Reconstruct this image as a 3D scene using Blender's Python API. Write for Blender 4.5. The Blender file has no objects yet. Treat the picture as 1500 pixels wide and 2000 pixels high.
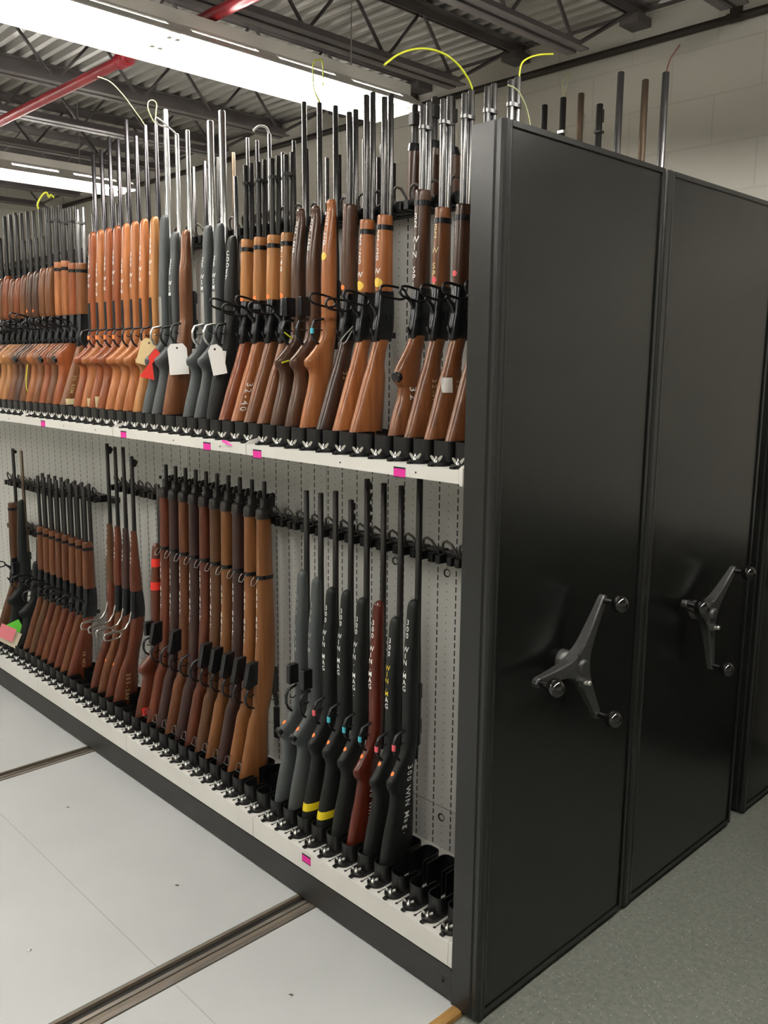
import bpy, math, random
from mathutils import Vector, Matrix
random.seed(7)
C = bpy.context.scene.collection
S = bpy.context.scene

# ------------------------------------------------------------------ camera
cam = bpy.data.objects.new('camera', bpy.data.cameras.new('camera')); C.objects.link(cam)
cam.data.sensor_fit = 'VERTICAL'; cam.data.sensor_height = 24.0; cam.data.lens = 24.0 * 1700.3 / 2000
R_ = (0.69356759, 0.72033606, 0.00894206); U_ = (-0.12747595, 0.11050301, 0.98566676); F_ = (-0.70902319, 0.68476642, -0.16846683)
cam.matrix_world = Matrix(((R_[0], U_[0], -F_[0], 1.30523), (R_[1], U_[1], -F_[1], -1.62898), (R_[2], U_[2], -F_[2], 1.73976), (0, 0, 0, 1)))
cam.data.clip_start = 0.02
S.camera = cam

# ------------------------------------------------------------------ light and exposure
TUBE = 38.0            # brightness of the fluorescent tubes
FILL = 0.02            # faint ambient of the closed room
S.view_settings.view_transform = 'Standard'; S.view_settings.look = 'None'; S.view_settings.gamma = 1.0
S.view_settings.use_curve_mapping = False
S.view_settings.exposure = 0.70
w = bpy.data.worlds.new('world'); S.world = w; w.use_nodes = True
w.node_tree.nodes['Background'].inputs[0].default_value = (1, 0.97, 0.92, 1)
w.node_tree.nodes['Background'].inputs[1].default_value = FILL
S.cycles.use_denoising = True
S.cycles.max_bounces = 8; S.cycles.diffuse_bounces = 4; S.cycles.glossy_bounces = 4
S.cycles.sample_clamp_indirect = 6.0

# ------------------------------------------------------------------ materials
MATS = {}
def mat(name, col, rough=0.5, metal=0.0, coat=0.0, spec=None, emit=None, estr=0.0):
    m = bpy.data.materials.new(name); m.use_nodes = True
    b = m.node_tree.nodes['Principled BSDF']
    b.inputs['Base Color'].default_value = (*col, 1); b.inputs['Roughness'].default_value = rough; b.inputs['Metallic'].default_value = metal
    if coat: b.inputs['Coat Weight'].default_value = coat; b.inputs['Coat Roughness'].default_value = 0.10
    if spec is not None: b.inputs['Specular IOR Level'].default_value = spec
    if emit: b.inputs['Emission Color'].default_value = (*emit, 1); b.inputs['Emission Strength'].default_value = estr
    MATS[name] = m
    return m
def N(m, t, **k):
    n = m.node_tree.nodes.new(t)
    for a, v in k.items(): setattr(n, a, v)
    return n
def L(m, a, b): m.node_tree.links.new(a, b)
def math_(m, op, a, b=None, c=None):
    n = N(m, 'ShaderNodeMath', operation=op)
    for i, v in enumerate((a, b, c)):
        if v is None: continue
        if isinstance(v, (int, float)): n.inputs[i].default_value = v
        else: L(m, v, n.inputs[i])
    return n.outputs[0]
def noise_mix(m, c1, c2, scale=(1, 1, 1), s=5.0, detail=4.0, lo=0.35, hi=0.65, bump=0.0, rnd=0.0, coords='Object'):
    b = m.node_tree.nodes['Principled BSDF']
    tc = N(m, 'ShaderNodeTexCoord'); mp = N(m, 'ShaderNodeMapping'); mp.inputs['Scale'].default_value = scale
    src = tc.outputs[coords]
    if rnd:
        oi = N(m, 'ShaderNodeObjectInfo'); va = N(m, 'ShaderNodeVectorMath', operation='ADD'); vm = N(m, 'ShaderNodeVectorMath', operation='SCALE')
        cb = N(m, 'ShaderNodeCombineXYZ'); L(m, oi.outputs['Random'], cb.inputs[0]); L(m, oi.outputs['Random'], cb.inputs[2]); L(m, cb.outputs[0], vm.inputs[0]); vm.inputs['Scale'].default_value = 37.0
        L(m, src, va.inputs[0]); L(m, vm.outputs[0], va.inputs[1]); src = va.outputs[0]
    L(m, src, mp.inputs[0])
    nz = N(m, 'ShaderNodeTexNoise'); nz.inputs['Scale'].default_value = s; nz.inputs['Detail'].default_value = detail; L(m, mp.outputs[0], nz.inputs['Vector'])
    r = N(m, 'ShaderNodeValToRGB'); r.color_ramp.elements[0].position = lo; r.color_ramp.elements[1].position = hi
    r.color_ramp.elements[0].color = (*c1, 1); r.color_ramp.elements[1].color = (*c2, 1); L(m, nz.outputs['Fac'], r.inputs[0])
    out = r.outputs[0]
    if rnd:
        hs = N(m, 'ShaderNodeHueSaturation'); L(m, out, hs.inputs['Color'])
        L(m, math_(m, 'MULTIPLY_ADD', oi.outputs['Random'], rnd, 1 - rnd / 2), hs.inputs['Value']); out = hs.outputs[0]
    L(m, out, b.inputs['Base Color'])
    if bump:
        bp = N(m, 'ShaderNodeBump'); bp.inputs['Strength'].default_value = bump; bp.inputs['Distance'].default_value = 0.002
        L(m, nz.outputs['Fac'], bp.inputs['Height']); L(m, bp.outputs[0], b.inputs['Normal'])
    return out
def wood(name, c1, c2, rough=0.36, coat=0.22):
    m = mat(name, c1, rough, coat=coat, spec=0.35); noise_mix(m, c1, c2, (60, 60, 5), 1.0, 5.0, 0.3, 0.7, 0.08, rnd=0.25); return m
wood('wood_orange', (0.21, 0.066, 0.019), (0.36, 0.132, 0.044))
wood('wood_tan', (0.28, 0.115, 0.034), (0.43, 0.20, 0.068))
wood('wood_red', (0.15, 0.036, 0.010), (0.24, 0.066, 0.020))
wood('wood_mahogany', (0.055, 0.008, 0.004), (0.085, 0.014, 0.007), 0.22)
wood('wood_brown', (0.10, 0.034, 0.011), (0.19, 0.072, 0.026))
wood('wood_walnut', (0.040, 0.016, 0.008), (0.085, 0.037, 0.019))
wood('wood_dark', (0.018, 0.008, 0.005), (0.045, 0.020, 0.013))
wood('wood_russet_shaded', (0.070, 0.020, 0.007), (0.125, 0.042, 0.014))  # from here lower-shelf woods, shade under the upper shelf darkened into their colour
wood('wood_chestnut_shaded', (0.125, 0.046, 0.013), (0.195, 0.078, 0.024))
wood('wood_auburn_shaded', (0.062, 0.014, 0.006), (0.11, 0.027, 0.011))
wood('wood_umber_shaded', (0.055, 0.022, 0.009), (0.095, 0.041, 0.017))
wood('wood_plum_shaded', (0.022, 0.009, 0.008), (0.045, 0.019, 0.016))
m = mat('synthetic_grey', (0.05, 0.058, 0.06), 0.55); noise_mix(m, (0.045, 0.052, 0.054), (0.06, 0.068, 0.07), s=300, bump=0.2)
m = mat('synthetic_black', (0.008, 0.009, 0.009), 0.5, spec=0.3); noise_mix(m, (0.006, 0.007, 0.007), (0.011, 0.012, 0.012), s=250, bump=0.2)
m = mat('gun_steel', (0.03, 0.031, 0.034), 0.26, 0.75); noise_mix(m, (0.018, 0.019, 0.021), (0.05, 0.051, 0.055), (30, 30, 8), 1.0)
m = mat('barrel_steel', (0.16, 0.16, 0.165), 0.30, 0.9); noise_mix(m, (0.12, 0.12, 0.125), (0.22, 0.215, 0.21), (40, 40, 6), 1.0)
m = mat('barrel_black', (0.018, 0.017, 0.017), 0.4, 0.4); noise_mix(m, (0.012, 0.012, 0.012), (0.03, 0.027, 0.025), (40, 40, 6), 1.0)
m = mat('barrel_brown', (0.10, 0.07, 0.045), 0.42, 0.6); noise_mix(m, (0.07, 0.045, 0.03), (0.16, 0.12, 0.08), (40, 40, 6), 1.0)
m = mat('barrel_blued', (0.05, 0.048, 0.052), 0.27, 0.85); noise_mix(m, (0.035, 0.033, 0.037), (0.075, 0.07, 0.075), (40, 40, 6), 1.0)
m = mat('barrel_mid', (0.09, 0.088, 0.088), 0.28, 0.9); noise_mix(m, (0.065, 0.063, 0.064), (0.12, 0.115, 0.112), (40, 40, 6), 1.0)
mat('stainless_steel', (0.62, 0.62, 0.60), 0.28, 1.0); mat('bright_steel', (0.75, 0.74, 0.72), 0.22, 1.0)
m = mat('black_plastic', (0.005, 0.005, 0.0055), 0.36, spec=0.35); noise_mix(m, (0.004, 0.004, 0.0044), (0.0065, 0.0065, 0.007), s=40)
m = mat('rail_plastic', (0.005, 0.005, 0.0055), 0.42, spec=0.35); noise_mix(m, (0.004, 0.004, 0.0044), (0.007, 0.007, 0.0075), s=40)
m = mat('cord_brown', (0.05, 0.043, 0.035), 0.6)
m = mat('shelf_white', (0.74, 0.73, 0.69), 0.42); noise_mix(m, (0.70, 0.69, 0.65), (0.78, 0.77, 0.73), s=3)
mat('slot_black', (0.006, 0.006, 0.006), 0.8)
m = mat('charcoal_enamel', (0.005, 0.0054, 0.005), 0.27, spec=0.6); noise_mix(m, (0.0044, 0.0047, 0.0044), (0.006, 0.0064, 0.006), s=120, bump=0.06)
m = mat('post_enamel', (0.010, 0.0105, 0.010), 0.30, spec=0.45); noise_mix(m, (0.009, 0.0094, 0.009), (0.012, 0.0125, 0.012), s=120, bump=0.05)
m = mat('kick_enamel', (0.014, 0.014, 0.013), 0.5); noise_mix(m, (0.011, 0.011, 0.0105), (0.020, 0.018, 0.016), (2, 2, 20), 3)
m = mat('crank_metal', (0.06, 0.061, 0.060), 0.38, 0.5); noise_mix(m, (0.05, 0.051, 0.05), (0.075, 0.076, 0.075), s=200, bump=0.15)
mat('knob_black', (0.006, 0.006, 0.006), 0.06, coat=0.6)
mat('white_paint', (0.85, 0.85, 0.83), 0.7); mat('grey_paint', (0.26, 0.28, 0.28), 0.7); mat('yellow_paint', (0.72, 0.52, 0.03), 0.7); mat('gold_paint', (0.42, 0.33, 0.17), 0.7)
mat('tape_yellow', (0.72, 0.56, 0.01), 0.6); mat('tape_red', (0.62, 0.02, 0.01), 0.6); mat('tape_cream', (0.70, 0.60, 0.33), 0.7); mat('sticker_yellow', (0.80, 0.55, 0.08), 0.6)
mat('sticker_orange', (0.85, 0.22, 0.05), 0.6); mat('sticker_blue', (0.05, 0.42, 0.52), 0.6); mat('sticker_pink', (0.72, 0.10, 0.13), 0.6)
mat('magenta_paper', (0.75, 0.02, 0.33), 0.6); mat('paper_white', (0.86, 0.85, 0.82), 0.75); mat('paper_manila', (0.66, 0.50, 0.26), 0.75)
mat('paper_pink', (0.72, 0.20, 0.24), 0.75); mat('paper_green', (0.13, 0.62, 0.05), 0.75); mat('paper_cream', (0.68, 0.60, 0.45), 0.75)
mat('cord_yellow', (0.62, 0.66, 0.03), 0.4); mat('cord_pale', (0.40, 0.42, 0.22), 0.5); mat('cord_grey', (0.35, 0.34, 0.32), 0.5); mat('cord_red', (0.16, 0.05, 0.04), 0.5)
mat('cord_white', (0.8, 0.8, 0.76), 0.5)
m = mat('pipe_red', (0.36, 0.018, 0.030), 0.32); noise_mix(m, (0.32, 0.016, 0.026), (0.42, 0.022, 0.036), s=8)
m = mat('joist_paint', (0.15, 0.132, 0.13), 0.55); noise_mix(m, (0.125, 0.11, 0.11), (0.175, 0.155, 0.152), s=5)
mat('conduit_brown', (0.035, 0.028, 0.022), 0.55); mat('brass', (0.35, 0.22, 0.08), 0.4, 0.8)
mat('hood_white', (0.80, 0.78, 0.73), 0.5)
mat('tube_glow', (1, 1, 1), 0.5, emit=(1.0, 0.965, 0.90), estr=TUBE)
m = mat('deck_metal', (0.48, 0.47, 0.44), 0.38, 0.5); noise_mix(m, (0.42, 0.41, 0.39), (0.55, 0.54, 0.51), (0.6, 4, 4), 2.0)
m = mat('steel_rail', (0.30, 0.28, 0.25), 0.35, 0.8); noise_mix(m, (0.22, 0.19, 0.16), (0.38, 0.35, 0.31), (20, 2, 20), 2.0)
mat('rail_rubber', (0.012, 0.011, 0.010), 0.6); mat('rail_brown', (0.13, 0.105, 0.08), 0.55)
m = mat('edge_wood', (0.30, 0.16, 0.04), 0.5); noise_mix(m, (0.14, 0.07, 0.018), (0.38, 0.21, 0.06), (20, 3, 20), 2.0)
mat('screw_metal', (0.6, 0.6, 0.58), 0.3, 1.0)

# perforated back panel: rows of dashed slots and small holes
m = mat('perforated_panel', (0.55, 0.55, 0.52), 0.5)
b = m.node_tree.nodes['Principled BSDF']
tc = N(m, 'ShaderNodeTexCoord'); sx = N(m, 'ShaderNodeSeparateXYZ'); L(m, tc.outputs['Object'], sx.inputs[0])
def cell(v, per, off):   # signed distance to the nearest cell centre
    return math_(m, 'MULTIPLY', math_(m, 'SUBTRACT', math_(m, 'FRACT', math_(m, 'DIVIDE', math_(m, 'ADD', v, off + 100 * per), per)), 0.5), per)
cx = math_(m, 'ABSOLUTE', cell(sx.outputs[0], 0.0757, 0.409 + 0.03785))
cz = math_(m, 'ABSOLUTE', cell(sx.outputs[2], 0.0254, 0.0))
slot = math_(m, 'MULTIPLY', math_(m, 'LESS_THAN', cx, 0.0025), math_(m, 'LESS_THAN', cz, 0.0086))
dx = cell(sx.outputs[0], 0.0757, 0.409); dz = cell(sx.outputs[2], 0.0254, 0.0127)
dot = math_(m, 'LESS_THAN', math_(m, 'ADD', math_(m, 'MULTIPLY', dx, dx), math_(m, 'MULTIPLY', dz, dz)), 3.2e-6)
hole = math_(m, 'MAXIMUM', slot, dot)
nz = N(m, 'ShaderNodeTexNoise'); nz.inputs['Scale'].default_value = 2.5
rp = N(m, 'ShaderNodeValToRGB'); rp.color_ramp.elements[0].color = (0.50, 0.50, 0.47, 1); rp.color_ramp.elements[1].color = (0.60, 0.60, 0.57, 1); L(m, nz.outputs['Fac'], rp.inputs[0])
mx = N(m, 'ShaderNodeMix', data_type='RGBA'); L(m, hole, mx.inputs['Factor']); L(m, rp.outputs[0], mx.inputs['A']); mx.inputs['B'].default_value = (0.006, 0.006, 0.006, 1)
L(m, mx.outputs['Result'], b.inputs['Base Color'])

# painted block wall
m = mat('block_wall', (0.62, 0.60, 0.54), 0.7)
b = m.node_tree.nodes['Principled BSDF']
tc = N(m, 'ShaderNodeTexCoord'); mp = N(m, 'ShaderNodeMapping'); L(m, tc.outputs['UV'], mp.inputs[0])
br = N(m, 'ShaderNodeTexBrick'); br.inputs['Scale'].default_value = 1.0; br.inputs['Brick Width'].default_value = 0.431; br.inputs['Row Height'].default_value = 0.2155
br.inputs['Mortar Size'].default_value = 0.005; br.inputs['Mortar Smooth'].default_value = 0.4
br.inputs['Color1'].default_value = (0.74, 0.715, 0.645, 1); br.inputs['Color2'].default_value = (0.72, 0.695, 0.625, 1); br.inputs['Mortar'].default_value = (0.66, 0.635, 0.57, 1)
L(m, mp.outputs[0], br.inputs['Vector']); L(m, br.outputs['Color'], b.inputs['Base Color'])
nz = N(m, 'ShaderNodeTexNoise'); nz.inputs['Scale'].default_value = 90; L(m, tc.outputs['UV'], nz.inputs['Vector'])
hh = math_(m, 'ADD', math_(m, 'MULTIPLY', br.outputs['Fac'], -1.0), math_(m, 'MULTIPLY', nz.outputs['Fac'], 0.35))
bp = N(m, 'ShaderNodeBump'); bp.inputs['Strength'].default_value = 0.25; bp.inputs['Distance'].default_value = 0.004; L(m, hh, bp.inputs['Height']); L(m, bp.outputs[0], b.inputs['Normal'])

# aisle decking: pale sheet with fine joints, scuffs
m = mat('deck_sheet', (0.46, 0.475, 0.475), 0.42)
out = noise_mix(m, (0.425, 0.44, 0.44), (0.49, 0.505, 0.505), s=1.6, detail=8, lo=0.3, hi=0.7)
b = m.node_tree.nodes['Principled BSDF']
tc = N(m, 'ShaderNodeTexCoord'); sx = N(m, 'ShaderNodeSeparateXYZ'); L(m, tc.outputs['Object'], sx.inputs[0])
jl = math_(m, 'LESS_THAN', math_(m, 'ABSOLUTE', math_(m, 'MULTIPLY', math_(m, 'SUBTRACT', math_(m, 'FRACT', math_(m, 'DIVIDE', math_(m, 'ADD', sx.outputs[1], 0.515 + 0.61 + 12.2), 1.22)), 0.5), 1.22)), 0.0016)
n2 = N(m, 'ShaderNodeTexNoise'); n2.inputs['Scale'].default_value = 28; n2.inputs['Detail'].default_value = 6; L(m, tc.outputs['Object'], n2.inputs['Vector'])
sp = math_(m, 'GREATER_THAN', n2.outputs['Fac'], 0.735)
mx = N(m, 'ShaderNodeMix', data_type='RGBA'); L(m, math_(m, 'MULTIPLY', jl, 0.55), mx.inputs['Factor']); L(m, out, mx.inputs['A']); mx.inputs['B'].default_value = (0.25, 0.22, 0.18, 1)
m2 = N(m, 'ShaderNodeMix', data_type='RGBA'); L(m, math_(m, 'MULTIPLY', sp, 0.25), m2.inputs['Factor']); L(m, mx.outputs['Result'], m2.inputs['A']); m2.inputs['B'].default_value = (0.3, 0.28, 0.25, 1)
L(m, m2.outputs['Result'], b.inputs['Base Color'])
# speckled epoxy floor
m = mat('epoxy_floor', (0.21, 0.225, 0.20), 0.5)
out = noise_mix(m, (0.165, 0.18, 0.16), (0.21, 0.22, 0.195), s=60, detail=3)
b = m.node_tree.nodes['Principled BSDF']
vo = N(m, 'ShaderNodeTexVoronoi'); vo.inputs['Scale'].default_value = 75; tc = N(m, 'ShaderNodeTexCoord'); L(m, tc.outputs['Object'], vo.inputs['Vector'])
rp = N(m, 'ShaderNodeValToRGB'); rp.color_ramp.interpolation = 'CONSTANT'; rp.color_ramp.elements[0].color = (0, 0, 0, 1); rp.color_ramp.elements[0].position = 0; rp.color_ramp.elements[1].position = 0.16; rp.color_ramp.elements[1].color = (1, 1, 1, 1)
L(m, vo.outputs['Distance'], rp.inputs[0])
sc_ = N(m, 'ShaderNodeSeparateColor'); L(m, vo.outputs['Color'], sc_.inputs[0])
c3 = N(m, 'ShaderNodeMix', data_type='RGBA'); L(m, math_(m, 'GREATER_THAN', sc_.outputs[0], 0.55), c3.inputs['Factor']); c3.inputs['A'].default_value = (0.07, 0.075, 0.07, 1); c3.inputs['B'].default_value = (0.45, 0.45, 0.40, 1)
c4 = N(m, 'ShaderNodeMix', data_type='RGBA'); L(m, rp.outputs[0], c4.inputs['Factor']); L(m, c3.outputs['Result'], c4.inputs['A']); L(m, out, c4.inputs['B'])
L(m, c4.outputs['Result'], b.inputs['Base Color'])

# ------------------------------------------------------------------ mesh helpers
class MB:
    def __init__(s): s.v = []; s.f = []; s.m = []; s.sm = []
    def add(s, vs, fs, mi=0, smooth=False):
        o = len(s.v); s.v += [tuple(p) for p in vs]; s.f += [tuple(i + o for i in f) for f in fs]; s.m += [mi] * len(fs); s.sm += [smooth] * len(fs); return s
    def box(s, x0, x1, y0, y1, z0, z1, mi=0):
        return s.add([(x0, y0, z0), (x1, y0, z0), (x1, y1, z0), (x0, y1, z0), (x0, y0, z1), (x1, y0, z1), (x1, y1, z1), (x0, y1, z1)],
                     [(0, 3, 2, 1), (4, 5, 6, 7), (0, 1, 5, 4), (1, 2, 6, 5), (2, 3, 7, 6), (3, 0, 4, 7)], mi)
    def rbox(s, x0, x1, y0, y1, z0, z1, r=0.004, mi=0):      # box with rounded vertical edges and chamfered rims
        pts = []
        for (cx, cy, a0) in ((x1 - r, y1 - r, 0), (x0 + r, y1 - r, 90), (x0 + r, y0 + r, 180), (x1 - r, y0 + r, 270)):
            for k in range(4):
                a = math.radians(a0 + 30 * k); pts.append((cx + r * math.cos(a), cy + r * math.sin(a)))
        n = len(pts); vs = []; c = min(r * 0.4, (z1 - z0) * 0.3); mx, my = (x0 + x1) / 2, (y0 + y1) / 2
        def ring(z, g):
            for (x, y) in pts:
                d = math.hypot(x - mx, y - my) or 1; vs.append((x - g * (x - mx) / d, y - g * (y - my) / d, z))
        ring(z0, c); ring(z0 + c, 0); ring(z1 - c, 0); ring(z1, c)
        fs = [(k * n + i, k * n + (i + 1) % n, (k + 1) * n + (i + 1) % n, (k + 1) * n + i) for k in range(3) for i in range(n)]
        fs += [tuple(range(n - 1, -1, -1)), tuple(range(3 * n, 4 * n))]
        return s.add(vs, fs, mi)
    def tube(s, path, r, n=8, mi=0, closed=False, caps=True, sq=1.0):
        P = [Vector(p) for p in path]; k = len(P); rs = r if isinstance(r, (list, tuple)) else [r] * k
        T = []
        for i in range(k):
            a = P[(i - 1) % k] if (i > 0 or closed) else P[0]; c = P[(i + 1) % k] if (i < k - 1 or closed) else P[-1]
            t = (c - a); T.append(t.normalized() if t.length > 1e-9 else Vector((0, 0, 1)))
        up = Vector((1, 0, 0)) if abs(T[0].x) < 0.9 else Vector((0, 1, 0))
        nrm = (up - T[0] * up.dot(T[0])).normalized(); vs = []
        for i in range(k):
            nrm = (nrm - T[i] * nrm.dot(T[i])).normalized(); bi = T[i].cross(nrm)
            for j in range(n):
                a = 2 * math.pi * j / n; vs.append(P[i] + rs[i] * (sq * math.cos(a) * nrm + math.sin(a) * bi))
        fs = []
        for i in range(k if closed else k - 1):
            i2 = (i + 1) % k
            for j in range(n): fs.append((i * n + j, i * n + (j + 1) % n, i2 * n + (j + 1) % n, i2 * n + j))
        s.add(vs, fs, mi, True)
        if caps and not closed: s.add(vs[:n], [tuple(range(n - 1, -1, -1))], mi); s.add(vs[-n:], [tuple(range(n))], mi)
        return s
    def prism(s, poly, axis, a, b, mi=0):    # extrude a 2-D polygon along an axis (0 x, 1 y, 2 z)
        def P(u, v, w):
            return (w, u, v) if axis == 0 else ((u, w, v) if axis == 1 else (u, v, w))
        n = len(poly); vs = [P(u, v, a) for u, v in poly] + [P(u, v, b) for u, v in poly]
        fs = [(i, (i + 1) % n, n + (i + 1) % n, n + i) for i in range(n)] + [tuple(range(n - 1, -1, -1)), tuple(range(n, 2 * n))]
        return s.add(vs, fs, mi)
    def sphere(s, c, r, mi=0, n=14, k=9, sc=(1, 1, 1)):
        vs = [(c[0], c[1], c[2] - r * sc[2])]
        for i in range(1, k):
            a = math.pi * i / k
            for j in range(n):
                t = 2 * math.pi * j / n; vs.append((c[0] + r * sc[0] * math.sin(a) * math.cos(t), c[1] + r * sc[1] * math.sin(a) * math.sin(t), c[2] - r * sc[2] * math.cos(a)))
        vs.append((c[0], c[1], c[2] + r * sc[2])); fs = [(0, 1 + (j + 1) % n, 1 + j) for j in range(n)]
        for i in range(k - 2):
            for j in range(n): fs.append((1 + i * n + j, 1 + i * n + (j + 1) % n, 1 + (i + 1) * n + (j + 1) % n, 1 + (i + 1) * n + j))
        e = len(vs) - 1; fs += [(e, 1 + (k - 2) * n + j, 1 + (k - 2) * n + (j + 1) % n) for j in range(n)]
        return s.add(vs, fs, mi, True)
    def mesh(s, name):
        me = bpy.data.meshes.new(name); me.from_pydata(s.v, [], s.f); me.polygons.foreach_set('material_index', s.m); me.polygons.foreach_set('use_smooth', s.sm)
        me.update(); return me
def link(name, me, mats, parent=None, loc=None, fix=True):
    if isinstance(me, MB):
        me = me.mesh(name)
        if fix:
            import bmesh
            bm = bmesh.new(); bm.from_mesh(me); bmesh.ops.recalc_face_normals(bm, faces=bm.faces); bm.to_mesh(me); bm.free()
    if isinstance(mats, str): mats = (mats,)
    o = bpy.data.objects.new(name, me); C.objects.link(o)
    if len(me.materials) < len(mats):
        for q in mats[len(me.materials):]: me.materials.append(MATS[q])
    for i, q in enumerate(mats):
        if me.materials[i] is not MATS[q]: o.material_slots[i].link = 'OBJECT'; o.material_slots[i].material = MATS[q]
    if parent: o.parent = parent
    if loc: o.location = loc
    return o
def thing(name, label, cat, loc=(0, 0, 0), rz=0.0, group=None):
    o = bpy.data.objects.new(name, None); C.objects.link(o); o.location = loc; o.rotation_euler = (0, 0, rz); o.empty_display_size = 0.05
    o['label'] = label; o['category'] = cat
    if group: o['group'] = group
    return o
def tag(o, label, cat, group=None):
    o['label'] = label; o['category'] = cat
    if group: o['group'] = group
    return o
def struct(name, mb, mats, parent=None):
    o = link(name, mb, mats, parent); o['kind'] = 'structure'; return o

# piecewise monotone cubic
def pchip(xs, ys):
    n = len(xs); h = [xs[i + 1] - xs[i] for i in range(n - 1)]; d = [(ys[i + 1] - ys[i]) / h[i] for i in range(n - 1)]
    mm = [d[0]] + [0 if d[i - 1] * d[i] <= 0 else 2 * d[i - 1] * d[i] / (d[i - 1] + d[i]) for i in range(1, n - 1)] + [d[-1]]
    def f(x):
        x = min(max(x, xs[0]), xs[-1]); i = 0
        while i < n - 2 and x > xs[i + 1]: i += 1
        t = (x - xs[i]) / h[i]
        return (1 + 2 * t) * (1 - t) ** 2 * ys[i] + t * (1 - t) ** 2 * h[i] * mm[i] + t * t * (3 - 2 * t) * ys[i + 1] + t * t * (t - 1) * h[i] * mm[i + 1]
    return f
class Loft:      # a body of rounded slices: keys (z, y front, y back, half width)
    def __init__(s, keys, n=2.5, steps=3, ns=16):
        s.k = keys; s.n = n; z = [k[0] for k in keys]; s.fy = pchip(z, [k[1] for k in keys]); s.by = pchip(z, [k[2] for k in keys]); s.w = pchip(z, [k[3] for k in keys])
        s.zs = []
        for i in range(len(z) - 1): s.zs += [z[i] + (z[i + 1] - z[i]) * j / steps for j in range(steps)]
        s.zs.append(z[-1]); s.ns = ns
    def ring(s, z, g=0.0):
        yc = (s.fy(z) + s.by(z)) / 2; h = (s.by(z) - s.fy(z)) / 2 + g; ww = s.w(z) + g; e = 2 / s.n; out = []
        for j in range(s.ns):
            a = 2 * math.pi * j / s.ns; c, q = math.cos(a), math.sin(a)
            out.append((ww * math.copysign(abs(c) ** e, c), yc + h * math.copysign(abs(q) ** e, q), z))
        return out
    def build(s, mb, mi=0, zs=None, g=0.0):
        zs = zs or s.zs; vs = []
        for z in zs: vs += s.ring(z, g)
        n = s.ns; fs = [(k * n + i, k * n + (i + 1) % n, (k + 1) * n + (i + 1) % n, (k + 1) * n + i) for k in range(len(zs) - 1) for i in range(n)]
        mb.add(vs, fs, mi, True); mb.add(vs[:n], [tuple(range(n - 1, -1, -1))], mi); mb.add(vs[-n:], [tuple(range(n))], mi); return mb
    def front(s, x, z, g=0.0008):
        yc = (s.fy(z) + s.by(z)) / 2; h = (s.by(z) - s.fy(z)) / 2; t = min(abs(x) / s.w(z), 0.98)
        return yc - h * (1 - t ** s.n) ** (1 / s.n) - g
    def side(s, y, z, g=0.0008):
        yc = (s.fy(z) + s.by(z)) / 2; h = (s.by(z) - s.fy(z)) / 2; t = min(abs(y - yc) / h, 0.98)
        return s.w(z) * (1 - t ** s.n) ** (1 / s.n) + g

GLYPH = {}
def glyph(ch):       # triangulated outline of one character, height about 1
    if ch not in GLYPH:
        cu = bpy.data.curves.new('glyph', 'FONT'); cu.body = ch; cu.size = 1.4; cu.align_x = 'CENTER'; cu.resolution_u = 2; cu.offset = 0.012
        o = bpy.data.objects.new('glyph', cu); C.objects.link(o); dg = bpy.context.evaluated_depsgraph_get()
        me = bpy.data.meshes.new_from_object(o.evaluated_get(dg)); me.calc_loop_triangles()
        GLYPH[ch] = ([(v.co.x, v.co.y) for v in me.vertices], [tuple(t.vertices) for t in me.loop_triangles])
        bpy.data.objects.remove(o); bpy.data.curves.remove(cu); bpy.data.meshes.remove(me)
    return GLYPH[ch]
def letter_stack(loft, text, z0, pitch, h, x0=0.0):          # upright letters one above the other on the underside
    mb = MB()
    for i, ch in enumerate(text):
        if ch == ' ': continue
        v, f = glyph(ch); wsc = h * 0.92
        mb.add([(x0 + x * wsc, loft.front(x0 + x * wsc, z0 - i * pitch + y * h), z0 - i * pitch + y * h) for x, y in v], f)
    return mb
def letter_side(loft, text, z0, yc, h, slope=0.0, adv=0.85):           # letters reading downward on the flank
    mb = MB(); u = 0.0
    for ch in text:
        if ch != ' ':
            v, f = glyph(ch)
            pts = []
            for x, y in v:
                z = z0 - (u + x * h * 0.9); yy = yc + (y - 0.5) * h + slope * (z - z0); pts.append((loft.side(yy, z), yy, z))
            mb.add(pts, f)
        u += h * adv
    return mb

# ------------------------------------------------------------------ room shell
Y_WALL, X_L, X_R, Y_F, Z_D = 2.38, -7.5, 4.6, -4.6, 3.412
def quad_wall(name, p, u, v, lu, lv):
    me = bpy.data.meshes.new(name); P = Vector(p); u = Vector(u); v = Vector(v)
    me.from_pydata([P, P + u * lu, P + u * lu + v * lv, P + v * lv], [], [(0, 1, 2, 3)]); uv = me.uv_layers.new(name='uv')
    for i, c in enumerate(((0, 0), (lu, 0), (lu, lv), (0, lv))): uv.data[i].uv = (c[0] + 0.298, c[1] + 0.0425)
    me.materials.append(MATS['block_wall']); o = bpy.data.objects.new(name, me); C.objects.link(o); o['kind'] = 'structure'
    sm = o.modifiers.new('thickness', 'SOLIDIFY'); sm.thickness = 0.15; sm.offset = 1
quad_wall('wall_back', (X_R, Y_WALL, -0.015), (-1, 0, 0), (0, 0, 1), X_R - X_L, 3.6)
quad_wall('wall_left', (X_L, Y_WALL, -0.015), (0, -1, 0), (0, 0, 1), Y_WALL - Y_F, 3.6)
quad_wall('wall_front', (X_L, Y_F, -0.015), (1, 0, 0), (0, 0, 1), X_R - X_L, 3.6)
quad_wall('wall_right', (X_R, Y_F, -0.015), (0, 1, 0), (0, 0, 1), Y_WALL - Y_F, 3.6)
struct('floor', MB().box(X_L, X_R, Y_F, Y_WALL, -0.10, -0.015), 'epoxy_floor')
mb = MB()
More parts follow.
